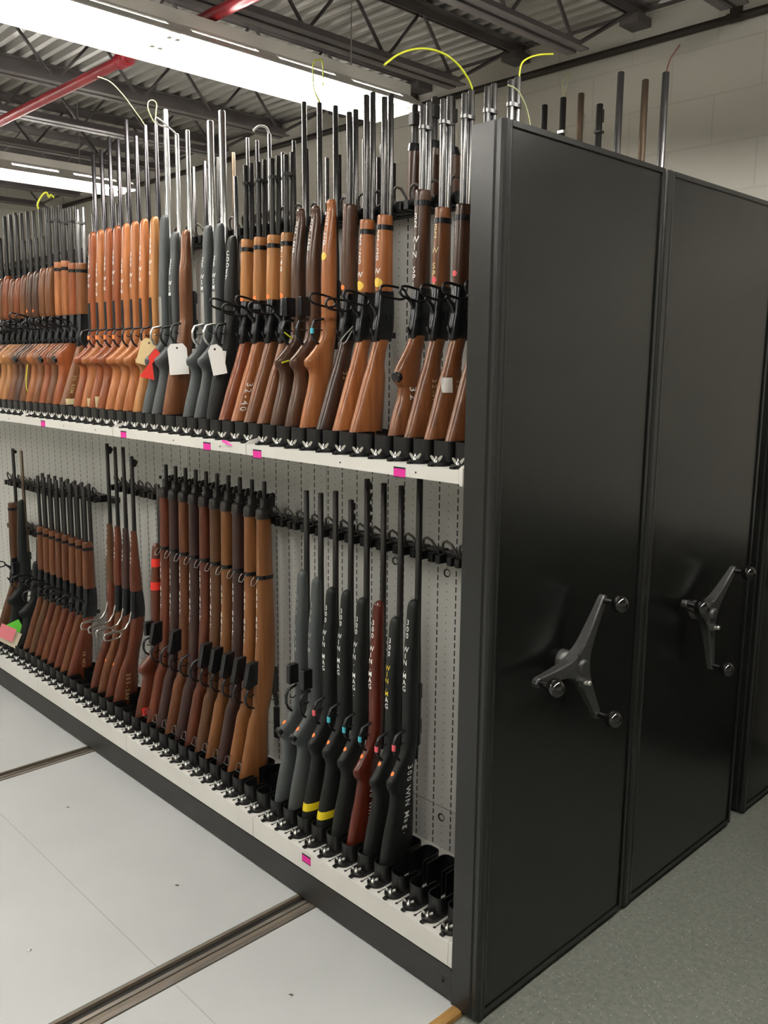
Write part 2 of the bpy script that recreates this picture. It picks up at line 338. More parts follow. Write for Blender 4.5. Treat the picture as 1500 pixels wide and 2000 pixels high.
for a, b2 in ((X_L, -2.33), (-2.25, -0.783), (-0.683, -0.087)): mb.box(a, b2, Y_F, Y_WALL, -0.015, 0.0)
deck = struct('floor_deck', mb, 'deck_sheet')
for i, (x, y) in enumerate(((-1.848, -0.305), (-1.109, -0.756), (-1.096, -0.264), (-0.424, -0.303), (-2.632, -0.269), (-1.85, -0.76), (-0.43, -0.80))):
    q = MB(); q.tube([(x, y, -0.004), (x, y, 0.0012), (x, y, 0.0022)], [0.007, 0.007, 0.0045], 10); link('screw', q, 'screw_metal', deck)
def floor_rail(x0, x1, n):
    y0, y1 = Y_F, Y_WALL; q = MB(); wd = x1 - x0
    q.box(x0, x1, y0, y1, -0.0149, -0.011, 0)
    q.box(x0 + wd * 0.03, x0 + wd * 0.13, y0, y1, -0.011, 0.0005, 2)
    q.box(x0 + wd * 0.40, x0 + wd * 0.54, y0, y1, -0.011, -0.002, 1)
    q.box(x0 + wd * 0.57, x0 + wd * 0.74, y0, y1, -0.011, -0.004, 2)
    q.box(x0 + wd * 0.78, x0 + wd * 0.95, y0, y1, -0.011, 0.0008, 1)
    struct('trim_%d' % n, q, ('rail_rubber', 'steel_rail', 'rail_brown'))
floor_rail(-0.783, -0.683, 1); floor_rail(-2.33, -2.25, 2)
struct('trim_3', MB().prism([(-0.0868, -0.0149), (-0.055, -0.0149), (-0.058, -0.002), (-0.066, 0.002), (-0.0868, 0.002)], 1, Y_F, -0.001), 'edge_wood')

# ribbed metal roof deck
mb = MB(); prof = []; y = Y_F; P = 0.084
while y < Y_WALL:
    prof += [(y, Z_D), (y + P * 0.36, Z_D), (y + P * 0.5, Z_D + 0.03), (y + P * 0.86, Z_D + 0.03)]; y += P
prof.append((Y_WALL, Z_D)); n = len(prof)
mb.add([(X_L, a, c) for a, c in prof] + [(X_R, a, c) for a, c in prof], [(i, i + 1, n + i + 1, n + i) for i in range(n - 1)])
mb.box(X_L, X_R, Y_F, Y_WALL, Z_D + 0.035, Z_D + 0.06)
struct('ceiling', mb, 'deck_metal')
# bar joists across the room
def joist(x, k):
    q = MB(); zb = 3.105; ye = 1.86
    for s0 in (-1, 1):
        q.box(x + s0 * 0.012 if s0 > 0 else x - 0.056, x + 0.056 if s0 > 0 else x - 0.012, Y_F + 0.4, ye, zb, zb + 0.006)
        q.box(x + s0 * 0.012 - 0.003, x + s0 * 0.012 + 0.003, Y_F + 0.4, ye, zb, zb + 0.045)
        q.box(x + s0 * 0.012 if s0 > 0 else x - 0.052, x + 0.052 if s0 > 0 else x - 0.012, Y_F, Y_WALL, Z_D - 0.008, Z_D - 0.001)
        q.box(x + s0 * 0.012 - 0.003, x + s0 * 0.012 + 0.003, Y_F, Y_WALL, Z_D - 0.045, Z_D - 0.001)
    y = ye - 0.03; up = False; pts = [(x, Y_WALL - 0.1, Z_D - 0.03)]
    while y > Y_F + 0.5: pts.append((x, y, Z_D - 0.02 if up else zb + 0.02)); y -= 0.235; up = not up
    q.tube(pts, 0.011, 6)
    q.box(x - 0.05, x + 0.05, Y_WALL - 0.12, Y_WALL, Z_D - 0.085, Z_D - 0.046)
    struct('ceiling_joist', q, 'joist_paint')
for k in range(-8, 8): joist(-1.095 + 0.71 * k, k)
# lintel shadow strip where the deck meets the wall
struct('trim_4', MB().box(X_L, X_R, Y_WALL - 0.02, Y_WALL, Z_D - 0.012, Z_D - 0.001), 'joist_paint')

# red sprinkler main
t = thing('sprinkler_pipe', 'red sprinkler pipe running below the roof joists', 'pipe', (0, 0.38, 3.04))
link('pipe', MB().tube([(X_L, 0, 0), (X_R, 0, 0)], 0.024, 14), 'pipe_red', t)
for x in (-2.44, 1.6):
    q = MB()
    for d in (-0.035, -0.012, 0.012, 0.035): q.tube([(x + d - 0.009, 0, 0), (x + d - 0.005, 0, 0), (x + d + 0.005, 0, 0), (x + d + 0.009, 0, 0)], [0.026, 0.033, 0.033, 0.026], 14)
    q.tube([(x, 0, 0.02), (x, 0, 0.10)], 0.016, 10); link('coupling', q, 'pipe_red', t)
    q = MB(); q.tube([(x, 0, 0.10), (x, 0, 0.125), (x, 0, 0.128), (x, 0, 0.15)], [0.013, 0.013, 0.006, 0.006], 8); q.tube([(x, 0, 0.15), (x, 0, 0.153)], [0.026, 0.022], 10)
    q.tube([(x - 0.012, 0, 0.125), (x - 0.016, 0, 0.14), (x, 0, 0.153), (x + 0.016, 0, 0.14), (x + 0.012, 0, 0.125)], 0.0025, 6); link('sprinkler_head', q, 'brass', t)
# conduit along the back wall
t = thing('wall_conduit', 'dark brown conduit running level along the pale block wall', 'conduit', (0, Y_WALL - 0.028, 3.254))
link('pipe', MB().tube([(X_L, 0, 0), (X_R, 0, 0)], 0.0185, 12), 'conduit_brown', t)
for x in (-2.6, -0.62, 1.3): link('hanger', MB().box(x - 0.022, x + 0.022, -0.006, 0.026, 0.0, 0.155).box(x - 0.03, x + 0.03, -0.021, 0.027, -0.012, 0.016), 'conduit_brown', t)

# fluorescent fixtures
def fixture(x, y0, y1, label):
    t = thing('fluorescent_fixture', label, 'light', (x, 0, 2.88), 0, 'fluorescent strip lights')
    link('housing', MB().box(-0.065, 0.065, y0, y1, 0.075, 0.125), 'hood_white', t)
    q = MB()
    def wing(sg, a, b2, u0, u1):      # strip of the sloping reflector between two points of its profile
        pu = lambda u: (sg * (0.175 - 0.111 * u), 0.073 * u); (xa, za), (xb, zb) = pu(u0), pu(u1)
        q.prism([(xa, za), (xb, zb), (xb + sg * 0.002, zb + 0.004), (xa + sg * 0.002, za + 0.004)], 1, a, b2)
    for sg in (-1, 1):
        wing(sg, y0, y1, 0.0, 0.55); wing(sg, y0, y1, 0.78, 1.0); y = y0
        while y < y1 - 0.02: wing(sg, y, min(y + 0.10, y1), 0.55, 0.78); y += 0.395      # uplight apertures between the webs
    q.box(-0.064, 0.064, y0, y1, 0.073, 0.077)
    for yy in (y0, y1 - 0.002): q.prism([(-0.175, 0.0), (0.175, 0.0), (0.064, 0.073), (-0.064, 0.073)], 1, yy, yy + 0.002)
    link('reflector', q, 'hood_white', t)
    L_ = (y1 - y0) / 2
    for k in range(2):
        for dx in (-0.062, 0.062):
            a, b2 = y0 + k * L_ + 0.03, y0 + (k + 1) * L_ - 0.03
            link('lamp_tube', MB().tube([(dx, a, 0.040), (dx, b2, 0.040)], 0.0165, 10), 'tube_glow', t)
            for yy in (a - 0.022, b2 + 0.004): link('lamp_holder', MB().box(dx - 0.012, dx + 0.012, yy, yy + 0.018, 0.02, 0.074), 'hood_white', t)
    wx = 0.045 if x < 0 else -0.045
    for yy in (y0 + 0.35, y1 - 0.35): link('suspension_wire', MB().tube([(wx, yy, 0.1245), (wx, yy, 0.528)], 0.003, 6), 'cord_grey', t)
fixture(-1.765, -1.05, 1.42, 'bright fluorescent strip light hanging above the near gun racks, ending toward the block wall')
fixture(-1.765, -3.55, -1.08, 'bright fluorescent strip light over the aisle, outside the photo')
fixture(-4.47, -1.05, 1.45, 'smaller-looking far fluorescent strip light at the left edge, above the distant racks')
fixture(-4.47, -3.55, -1.08, 'far fluorescent strip light over the aisle, outside the photo')
fixture(0.95, -1.05, 1.42, 'fluorescent strip light over the walkway beside the black end panels, outside the photo')
fixture(0.95, -3.55, -1.08, 'fluorescent strip light over the aisle behind the viewer, outside the photo')

# ------------------------------------------------------------------ mobile shelving carriages
ZB, ZU = 0.178, 1.478          # shelf tops
BAY, X0, NB = 0.913, -0.112, 5
def xcup(s, i): return -0.144 - BAY * s - 0.0757 * i
# one butt holder (shared meshes): foot, front cup, rear cup, wing nut
def u_cup(y_open, y_shut, wd, h, th=0.003, r=0.014):
    sg = 1 if y_open > y_shut else -1
    def path(w2, ys, rr):
        p = [(w2, y_open)]
        for k in range(6):
            a = math.radians(18 * k); p.append((w2 - rr + rr * math.cos(a), ys + sg * rr - sg * rr * math.sin(a)))
        return p + [(-x, y) for x, y in reversed(p)]
    o = path(wd, y_shut, r); i_ = path(wd - th, y_shut + sg * th, r - th)
    n = len(o); vs = []
    for z in (0.010, h): vs += [(x, y, z) for x, y in o] + [(x, y, z) for x, y in i_]
    fs = []
    for k in range(n - 1):
        fs += [(k, k + 1, 2 * n + k + 1, 2 * n + k), (n + k, 3 * n + k, 3 * n + k + 1, n + k + 1), (2 * n + k, 2 * n + k + 1, 3 * n + k + 1, 3 * n + k), (k, n + k, n + k + 1, k + 1)]
    fs += [(0, 2 * n, 3 * n, n), (n - 1, 2 * n - 1, 4 * n - 1, 3 * n - 1)]
    return MB().add(vs, fs)
def foot_mb():
    q = MB(); o = []
    for k in range(13):
        a = math.pi + math.pi * k / 12; o.append((0.027 * math.cos(a), 0.043 + 0.027 * math.sin(a)))
    o += [(0.027, 0.225), (-0.027, 0.225)]
    q.prism(o, 2, 0.0004, 0.0095); i_ = [(x * 0.9, 0.046 + (y - 0.046) * 0.95) for x, y in o]
    q.prism([(-0.006, 0.004), (0.006, 0.004), (0.006, 0.02), (-0.006, 0.02)], 2, 0.0004, 0.006); return q
def wingnut_mb():
    q = MB(); y = 0.031
    q.tube([(0, y, 0.0095), (0, y, 0.017), (0, y, 0.0175), (0, y, 0.026)], [0.007, 0.006, 0.003, 0.003], 10)
    for s0 in (-1, 1):
        c, d = math.cos(0.5), math.sin(0.5)
        pr = [(0.003, 0.011), (0.010, 0.013), (0.0165, 0.024), (0.0150, 0.0285), (0.010, 0.026), (0.003, 0.018)]
        vs = [(s0 * u * c - e * d, y + s0 * u * d + e * c, z) for e in (-0.0016, 0.0016) for u, z in pr]; n = len(pr)
        q.add(vs, [(i, (i + 1) % n, n + (i + 1) % n, n + i) for i in range(n)] + [tuple(range(n - 1, -1, -1)), tuple(range(n, 2 * n))])
    return q
H_FOOT, H_NUT = foot_mb().mesh('foot'), wingnut_mb().mesh('wing_nut')
H_FRONT = {'U': u_cup(0.125, 0.047, 0.0325, 0.064).mesh('front_cup'), 'L': u_cup(0.115, 0.050, 0.029, 0.062, r=0.022).mesh('front_cup')}
H_REAR = {'U': u_cup(0.145, 0.222, 0.0325, 0.064).mesh('rear_cup'), 'L': u_cup(0.140, 0.222, 0.031, 0.082, r=0.022).mesh('rear_cup')}
def holder(car, x, z, kind):
    f = link('butt_holder', H_FOOT, 'black_plastic', car, (x, 0, z)); link('front_cup', H_FRONT[kind], 'black_plastic', f); link('rear_cup', H_REAR[kind], 'black_plastic', f)
    nn = link('wing_nut', H_NUT, 'bright_steel', f); nn.rotation_euler = (0, 0, 0); nn['label'] = 'shiny steel wing nut'
# barrel rail clip and its elastic loop (shared meshes)
q = MB(); q.rbox(-0.033, -0.013, 0.232, 0.300, -0.012, 0.014, 0.004); q.rbox(0.013, 0.033, 0.232, 0.300, -0.012, 0.014, 0.004); q.rbox(-0.033, 0.033, 0.262, 0.31, -0.014, 0.020, 0.005)
CLIP = q.mesh('clip')
LOOP = MB().tube([(-0.026, 0.262, 0.012), (-0.029, 0.255, 0.030), (-0.020, 0.248, 0.050), (-0.002, 0.244, 0.058), (0.016, 0.246, 0.050), (0.027, 0.254, 0.028), (0.029, 0.264, 0.004)], 0.0042, 7).mesh('retaining_loop')
def rail(car, xa, xb, z, xs):
    r = link('barrel_rail', MB().rbox(xb, xa, 0.300, 0.335, z - 0.016, z + 0.010, 0.003), 'rail_plastic', car)
    for x in xs:
        link('clip', CLIP, 'rail_plastic', r, (x, 0, z)); lp = link('retaining_loop', LOOP, 'cord_brown', r, (x + 0.002, 0, z)); lp.rotation_euler = (0, 0, random.uniform(-0.02, 0.02))
def end_panel(car, y1, post):
    e = link('end_panel', MB().box(-0.094, -0.0055, 0.003, y1 - 0.003, 0.012, 2.278), 'charcoal_enamel', car)
    pr = [(-0.098, 0.0), (-0.095, -0.003), (-0.030, -0.003), (-0.026, 0.0015), (-0.021, 0.0015), (-0.017, -0.003), (-0.010, -0.003), (-0.003, 0.0), (0.0, 0.007), (0.0, post * 0.62), (-0.003, post * 0.72), (-0.003, post * 0.80), (0.0, post * 0.9), (-0.001, post), (-0.0052, post), (-0.0052, 0.006), (-0.098, 0.006)]
    link('corner_post', MB().prism(pr, 2, 0.0, 2.285), 'post_enamel', e)
    link('top_trim', MB().box(-0.098, 0.0, post, y1, 2.272, 2.285).box(-0.0045, 0.0, y1 - 0.012, y1, 0.006, 2.272).box(-0.0048, -0.0015, post, y1 - 0.012, 0.006, 0.022), 'post_enamel', e)
    return e
def crank(car, yc, zc, a0):
    hub = MB(); hub.tube([(-0.005, yc, zc), (0.018, yc, zc), (0.020, yc, zc), (0.034, yc, zc)], [0.032, 0.030, 0.024, 0.024], 18)
    hub.tube([(0.060, yc, zc), (0.068, yc, zc), (0.072, yc, zc)], [0.020, 0.019, 0.014], 14)
    h = link('hand_crank', hub, 'crank_metal', car); h['label'] = 'three-armed hand crank in dark grey metal'
    for k in range(3):
        a = math.radians(a0 + 120 * k); u, v = math.cos(a), math.sin(a); q = MB()
        half = [(0.0, 0.0), (0.0215, 0.0372), (0.034, 0.0300), (0.052, 0.0235), (0.080, 0.0190), (0.120, 0.0155), (0.165, 0.0130), (0.192, 0.0125), (0.202, 0.0095), (0.2065, 0.0)]
        out = half[1:] + [(d, -e) for d, e in reversed(half[1:-1])] + [half[0]]
        def px(d, e, x): return (x, yc + d * u - e * v, zc + d * v + e * u)
        back = lambda d: 0.028 + 0.018 * min(d / 0.2, 1.0)
        n = len(out); vs = [px(d, e, back(d)) for d, e in out] + [px(d, e, 0.058) for d, e in out] + [px(d * 0.995, e * 0.80, 0.062) for d, e in out]
        fs = [(r * n + i, r * n + (i + 1) % n, (r + 1) * n + (i + 1) % n, (r + 1) * n + i) for r in range(2) for i in range(n)] + [tuple(range(n - 1, -1, -1)), tuple(range(2 * n, 3 * n))]
        q.add(vs, fs); link('arm', q, 'crank_metal', h)
        q = MB(); ky, kz = yc + 0.190 * u, zc + 0.190 * v
        q.tube([(0.06, ky, kz), (0.088, ky, kz)], 0.008, 10); q.sphere((0.108, ky, kz), 0.0245, 0, 18, 12); link('knob', q, 'knob_black', h)
    q = MB(); q.box(0.060, 0.074, yc - 0.010, yc + 0.016, zc - 0.055, zc - 0.040); q.sphere((0.078, yc + 0.012, zc - 0.047), 0.008); link('lock_pin', q, 'bright_steel', h)
def slots(q, x0, x1, yf, yb, z, mi):
    n = int((x1 - x0) / 0.03785) + 1
    for k in range(n + 1):
        x = x1 - 0.031 + 0.03785 - k * 0.03785
        if x > x1 - 0.004: continue
        if x < x0 + 0.004: break
        q.box(x - 0.0017, x + 0.0017, yf + 0.022, yb, z, z + 0.0005, mi)
        for yy in (yf + 0.020, yb):
            q.prism([(x + 0.0045 * math.cos(2 * math.pi * j / 8), yy + 0.0052 * math.sin(2 * math.pi * j / 8)) for j in range(8)], 2, z, z + 0.0006, mi)
def carriage(y0, depth, post, label, front_full):
    car = thing('mobile_shelving_carriage', label, 'shelving', (0, y0, 0), 0, 'mobile shelving carriages')
    end_panel(car, depth, post); xe = X0 - BAY * NB; mid = depth - 0.717 + 0.337
    link('kick_plate', MB().box(xe, -0.0985, 0.001, 0.030, 0.004, 0.095).box(xe, -0.0985, -0.002, 0.030, 0.095, 0.103).box(xe, -0.0985, depth - 0.03, depth - 0.001, 0.004, 0.10).box(xe, -0.0985, 0.03, depth - 0.03, 0.06, 0.10)
         .tube([(-0.135, 0.002, 0.052), (-0.135, -0.004, 0.052)], [0.009, 0.007], 10), 'kick_enamel', car)
    for s in range(NB):
        a, b2 = X0 - BAY * (s + 1) + 0.0015, X0 - BAY * s - 0.0015
        q = MB()
        q.box(a, b2, 0.0, mid - 0.001, 0.172, ZB).box(a, b2, 0.0, 0.003, 0.106, 0.172).box(a, b2, mid + 0.021, depth, 0.106, ZB)
        if front_full: slots(q, a, b2, 0.0, mid - 0.045, ZB, 1)
        link('base_shelf', q, ('shelf_white', 'slot_black'), car)
        q = MB().box(a, b2, 0.0, mid - 0.001, 1.470, ZU).box(a, b2, 0.0, 0.003, 1.444, 1.470).box(a, b2, mid + 0.021, depth, 1.450, ZU)
        for xx in (a + 0.46, b2 - 0.15): q.tube([(xx, 0.0005, 1.459), (xx, -0.0006, 1.459)], 0.0028, 8, 1)
        sh = link('upper_shelf', q, ('shelf_white', 'slot_black'), car)
        if front_full:
            for xx in (b2 - 0.0012,):
                q = MB().prism([(-0.001, 1.444), (-0.001, 1.480), (0.012, 1.488), (0.085, 1.504), (0.20, 1.506), (0.335, 1.506), (0.335, 1.4785), (0.003, 1.4785)], 0, xx - 0.0016, xx)
                link('shelf_divider', q, 'shelf_white', sh)
        q = MB().box(a - 0.0005, b2 + 0.0005, mid, mid + 0.020, 0.106, 2.20)
        link('back_panel', q, 'perforated_panel', car)
    return car
c1 = carriage(0.0, 0.717, 0.027, 'nearest mobile gun-rack carriage, black end panel and open white front with two rifle rows', True)
c2 = carriage(0.735, 0.767, 0.040, 'second mobile carriage with black end panel and raised three-armed crank, behind the nearest one', False)
c3 = carriage(1.625, 0.717, 0.027, 'third carriage, only a dark sliver of its end panel showing at the right edge', False)
link('end_filler', MB().box(X0, -0.0985, 0.0, 0.003, 0.106, 0.1715).box(X0, -0.0985, 0.0, 0.336, 0.1715, ZB), 'shelf_white', c1)
link('end_filler', MB().box(X0, -0.0985, 0.0, 0.003, 1.444, 1.4695).box(X0, -0.0985, 0.0, 0.336, 1.4695, ZU), 'shelf_white', c1)
link('end_bracket', MB().prism([(-0.004, 1.440), (-0.004, 1.484), (0.02, 1.492), (0.03, 1.492), (0.03, 1.440)], 0, -0.110, -0.0990), 'shelf_white', c1)
link('back_panel', MB().box(X0, -0.0985, 0.337, 0.357, 0.106, 2.20), 'perforated_panel', c1)
crank(c1, 0.322, 0.938, 60); crank(c2, 0.350, 0.934, 40); crank(c3, 0.36, 0.936, 80)
t = thing('added_cabinet', 'low dark cabinet added out of view to darken the reflection in the black panels', 'cabinet', (1.45, Y_WALL - 0.02, -0.015))  # unseen, put in to give the end panels' reflection its dark lower half
link('body', MB().box(-1.15, 1.15, -0.46, 0.0, 0.06, 0.93).box(-1.12, 1.12, -0.42, -0.02, 0.0, 0.06), 'kick_enamel', t); link('top', MB().box(-1.17, 1.17, -0.485, 0.0, 0.93, 0.96), 'kick_enamel', t)
for k in range(4):
    d = link('door', MB().box(-1.14 + 0.57 * k, -0.58 + 0.57 * k, -0.478, -0.4605, 0.075, 0.92), 'kick_enamel', t); link('handle', MB().tube([(-1.08 + 0.57 * k, -0.479, 0.55), (-1.08 + 0.57 * k, -0.50, 0.56), (-1.08 + 0.57 * k, -0.50, 0.66), (-1.08 + 0.57 * k, -0.479, 0.67)], 0.006, 8), 'bright_steel', d)
# seam and knock-out holes of the back panel
q = MB().box(X0 - BAY * 4, -0.0985, 0.3362, 0.337, 0.3195, 0.3225); link('panel_seam', q, 'grey_paint', c1)
for x, z in ((-0.447, 1.101), (-0.675, 1.10), (-0.449, 0.284), (-1.36, 0.43), (-2.05, 1.06), (-1.13, 0.43)):
    q = MB().tube([(x, 0.3372, z), (x, 0.3355, z)], 0.0135, 14, 1); q.tube([(x + 0.003, 0.3354, z + 0.001), (x + 0.003, 0.3352, z + 0.001)], 0.0095, 12, 0); link('knockout', q, ('perforated_panel', 'slot_black'), c1)
for s in range(4):
    for i in range(12): holder(c1, xcup(s, i), ZU, 'U'); 
for s in range(4):
    for i in range(12): holder(c1, xcup(s, i), ZB, 'L')
for s in range(4): rail(c1, X0 - BAY * s - 0.004, X0 - BAY * (s + 1) + 0.004, 2.190 if s != 1 else 2.196, [xcup(s, i) for i in range(12)])
rail(c1, X0 - 0.004, X0 - BAY + 0.004, 1.168, [xcup(0, i) for i in range(12)]); rail(c1, X0 - BAY - 0.004, X0 - 2 * BAY + 0.004, 1.170, [xcup(1, i) for i in range(12)])
rail(c1, -1.945, -2.50, 1.160, [xcup(2, i) for i in range(7)]); rail(c1, -2.56, -3.07, 1.080, [xcup(2, 9), xcup(2, 10), xcup(2, 11), xcup(3, 0), xcup(3, 1)]); rail(c1, -3.08, -3.76, 1.050, [xcup(3, i) for i in range(3, 12)])
rail(c1, -3.25, -3.76, 0.80, [xcup(3, i) for i in range(6, 12)])
for x, z, sh in ((-0.323, 1.453, 0), (-0.965, 1.450, 0), (-1.256, 1.453, 1), (-1.849, 1.455, 2), (-2.604, 1.456, 3), (-0.729, 0.150, 9)):
    q = MB().box(x - 0.022, x + 0.022, -0.0012, -0.0002, z - 0.011, z + 0.011, 0).box(x - 0.022, x + 0.022, -0.0014, -0.0002, z + 0.011, z + 0.015, 1).box(x - 0.022, x + 0.022, -0.0014, -0.0002, z - 0.0135, z - 0.011, 1)
    link('shelf_tag', q, ('magenta_paper', 'slot_black'), c1)
q = MB().add([(-1.152, -0.004, 1.484), (-1.105, 0.012, 1.475), (-1.105, -0.004, 1.466), (-1.152, -0.010, 1.478)], [(0, 1, 2, 3)]).add([(-1.152, -0.0046, 1.484), (-1.105, 0.0114, 1.475), (-1.105, -0.0046, 1.466), (-1.152, -0.0106, 1.478)], [(3, 2, 1, 0)])
link('shelf_tag', q, 'magenta_paper', c1)

# ------------------------------------------------------------------ long guns
CACHE = {}
def cached(key, fn):
    if key not in CACHE:
        q = fn(); CACHE[key] = q.mesh(key[0] if isinstance(key, tuple) else key)
        import bmesh
        bm = bmesh.new(); bm.from_mesh(CACHE[key]); bmesh.ops.recalc_face_normals(bm, faces=bm.faces); bm.to_mesh(CACHE[key]); bm.free()
    return CACHE[key]
def cyl(y, z0, z1, r0, r1, n=12):
    return MB().tube([(0, y, z0), (0, y, z0 + (z1 - z0) * 0.5), (0, y, z1 - 0.002), (0, y, z1)], [r0, (r0 + r1) / 2, r1, r1 * 0.86], n)
def lever_loop(ang, z, yb, reach=0.125):      # elongated finger loop standing out from the receiver
    q = MB(); a = math.radians(ang); u, v = -math.cos(a), math.sin(a)
    def P(d, e, x=0.0): return (x, yb + d * u - e * v * -1 * 0 + e * 0 + (-e) * v * 0, z + d * v + e) if False else (x, yb + d * u + e * v, z + d * v - e * u)
    ring = []
    for k in range(20):
        t = 2 * math.pi * k / 20; c, s0 = math.cos(t), math.sin(t)
        ring.append(P(reach * 0.60 + reach * 0.40 * math.copysign(abs(c) ** 0.6, c), 0.016 * math.copysign(abs(s0) ** 0.75, s0)))
    q.tube(ring, 0.0036, 7, closed=True)
    q.tube([P(reach * 0.20, 0), P(reach * 0.10, -0.010), P(0.0, -0.016), P(-0.012, -0.035), P(-0.016, -0.06)], [0.0045, 0.006, 0.0075, 0.007, 0.006], 8)
    return q
STR = [(0.014, 0.058, 0.190, 0.020), (0.03, 0.060, 0.192, 0.021), (0.12, 0.090, 0.197, 0.021), (0.20, 0.118, 0.203, 0.020), (0.225, 0.127, 0.204, 0.019), (0.25, 0.138, 0.200, 0.017), (0.29, 0.152, 0.205, 0.016), (0.33, 0.166, 0.218, 0.016)]
PIS = [(0.014, 0.060, 0.190, 0.021), (0.03, 0.062, 0.192, 0.022), (0.12, 0.086, 0.195, 0.022), (0.19, 0.112, 0.197, 0.020), (0.215, 0.113, 0.197, 0.019), (0.24, 0.102, 0.197, 0.018), (0.268, 0.110, 0.199, 0.018), (0.30, 0.135, 0.205, 0.017), (0.33, 0.155, 0.215, 0.016)]
PIS2 = [(0.014, 0.060, 0.190, 0.021), (0.03, 0.062, 0.192, 0.022), (0.12, 0.082, 0.195, 0.022), (0.20, 0.104, 0.197, 0.020), (0.236, 0.106, 0.197, 0.019), (0.250, 0.090, 0.197, 0.0185), (0.270, 0.083, 0.198, 0.0185), (0.288, 0.090, 0.199, 0.018), (0.315, 0.122, 0.205, 0.017), (0.34, 0.150, 0.215, 0.016)]
PIS3 = [(0.014, 0.072, 0.190, 0.021), (0.03, 0.074, 0.192, 0.022), (0.12, 0.098, 0.195, 0.022), (0.18, 0.119, 0.197, 0.020), (0.194, 0.119, 0.197, 0.0185), (0.206, 0.107, 0.197, 0.0185), (0.235, 0.101, 0.198, 0.0185), (0.252, 0.108, 0.199, 0.018), (0.285, 0.132, 0.203, 0.017), (0.32, 0.154, 0.212, 0.016), (0.34, 0.162, 0.217, 0.016)]
def gun_lever(g, stock='str', ftop=0.68, muz=0.97, wf='wood_orange', ws='wood_orange', barrel='barrel_steel', band=True, ring=True, loop=(8, 0.435), smooth_fore=False, tube=True, lettering=(), tmuz=None, sight=None, cap=False):
    K = {'str': STR, 'pis': PIS, 'pis2': PIS2, 'pis3': PIS3}[stock]; LS = Loft(K); st = link('stock', cached(('stock', stock), lambda: LS.build(MB())), ws, g)
    def rec():
        LR = Loft([(0.325, 0.160, 0.226, 0.013), (0.345, 0.158, 0.232, 0.015), (0.40, 0.168, 0.236, 0.016), (0.465, 0.174, 0.234, 0.016), (0.472, 0.176, 0.232, 0.015)], 4.0, 2); q = LR.build(MB())
        q.box(-0.005, 0.005, 0.228, 0.247, 0.335, 0.352); q.prism([(0.158, 0.340), (0.150, 0.350), (0.146, 0.362), (0.150, 0.363), (0.160, 0.352)], 0, -0.003, 0.003)
        q.rbox(0.0150, 0.0175, 0.196, 0.214, 0.385, 0.405, 0.003); return q
    r = link('receiver', cached('receiver_lever', rec), 'gun_steel', g)
    zb = 0.47
    if smooth_fore: FK = [(zb, 0.166, 0.232, 0.018), (zb + 0.02, 0.160, 0.234, 0.020), (zb + 0.10, 0.160, 0.232, 0.021), (ftop - 0.05, 0.168, 0.228, 0.020), (ftop - 0.012, 0.176, 0.226, 0.017), (ftop, 0.186, 0.222, 0.012)]
    else: FK = [(zb, 0.172, 0.232, 0.018), (zb + 0.03, 0.171, 0.231, 0.019), (ftop - 0.04, 0.177, 0.229, 0.018), (ftop - 0.006, 0.178, 0.228, 0.0175), (ftop, 0.180, 0.227, 0.016)]
    LF = Loft(FK, 2.3); link('forend', cached(('forend', smooth_fore, ftop), lambda: LF.build(MB())), wf, g)
    link('barrel', cached(('barrel_lever', muz), lambda: cyl(0.2225, zb - 0.01, muz, 0.0105, 0.0085)), barrel, g)
    if tube: link('magazine_tube', cached(('tube', tmuz or muz, ftop), lambda: cyl(0.197, ftop - 0.04, (tmuz or muz) - 0.012, 0.0088, 0.0088)), barrel, g)
    if cap:
        cy, cz = (0.1025, 0.2215) if stock == 'pis3' else (0.0815, 0.2620)
        link('grip_cap', cached(('grip_cap', stock), lambda: MB().tube([(0, cy + 0.012, cz + 0.004), (0, cy + 0.0012, cz + 0.0004), (0, cy, cz)], [0.0165, 0.0165, 0.0145], 16)), 'black_plastic', g)
    if band:
        zz = ftop - 0.035
        link('forend_band', cached(('fband', ftop, smooth_fore), lambda: Loft.build(LF, MB(), 0, [zz - 0.007, zz - 0.004, zz + 0.004, zz + 0.007], 0.0018)), 'gun_steel', g)
    if ring: link('barrel_band', cached(('bband', muz), lambda: Loft([(muz - 0.075, 0.186, 0.234, 0.0118), (muz - 0.066, 0.186, 0.234, 0.0118)], 2.4, 3).build(MB(), 0, [muz - 0.075, muz - 0.072, muz - 0.068, muz - 0.066], 0.001)), barrel, g)
    link('lever', cached(('lever', loop), lambda: lever_loop(loop[0], loop[1], 0.166)), 'gun_steel', g)
    if sight: link('front_sight', cached(('fsight', muz), lambda: MB().prism([(0.229, muz - 0.03), (0.243, muz - 0.026), (0.243, muz - 0.012), (0.229, muz - 0.008)], 0, -0.002, 0.002)), 'gun_steel', g)
    marks(g, {'stock': LS, 'forend': LF}, lettering)
    return g
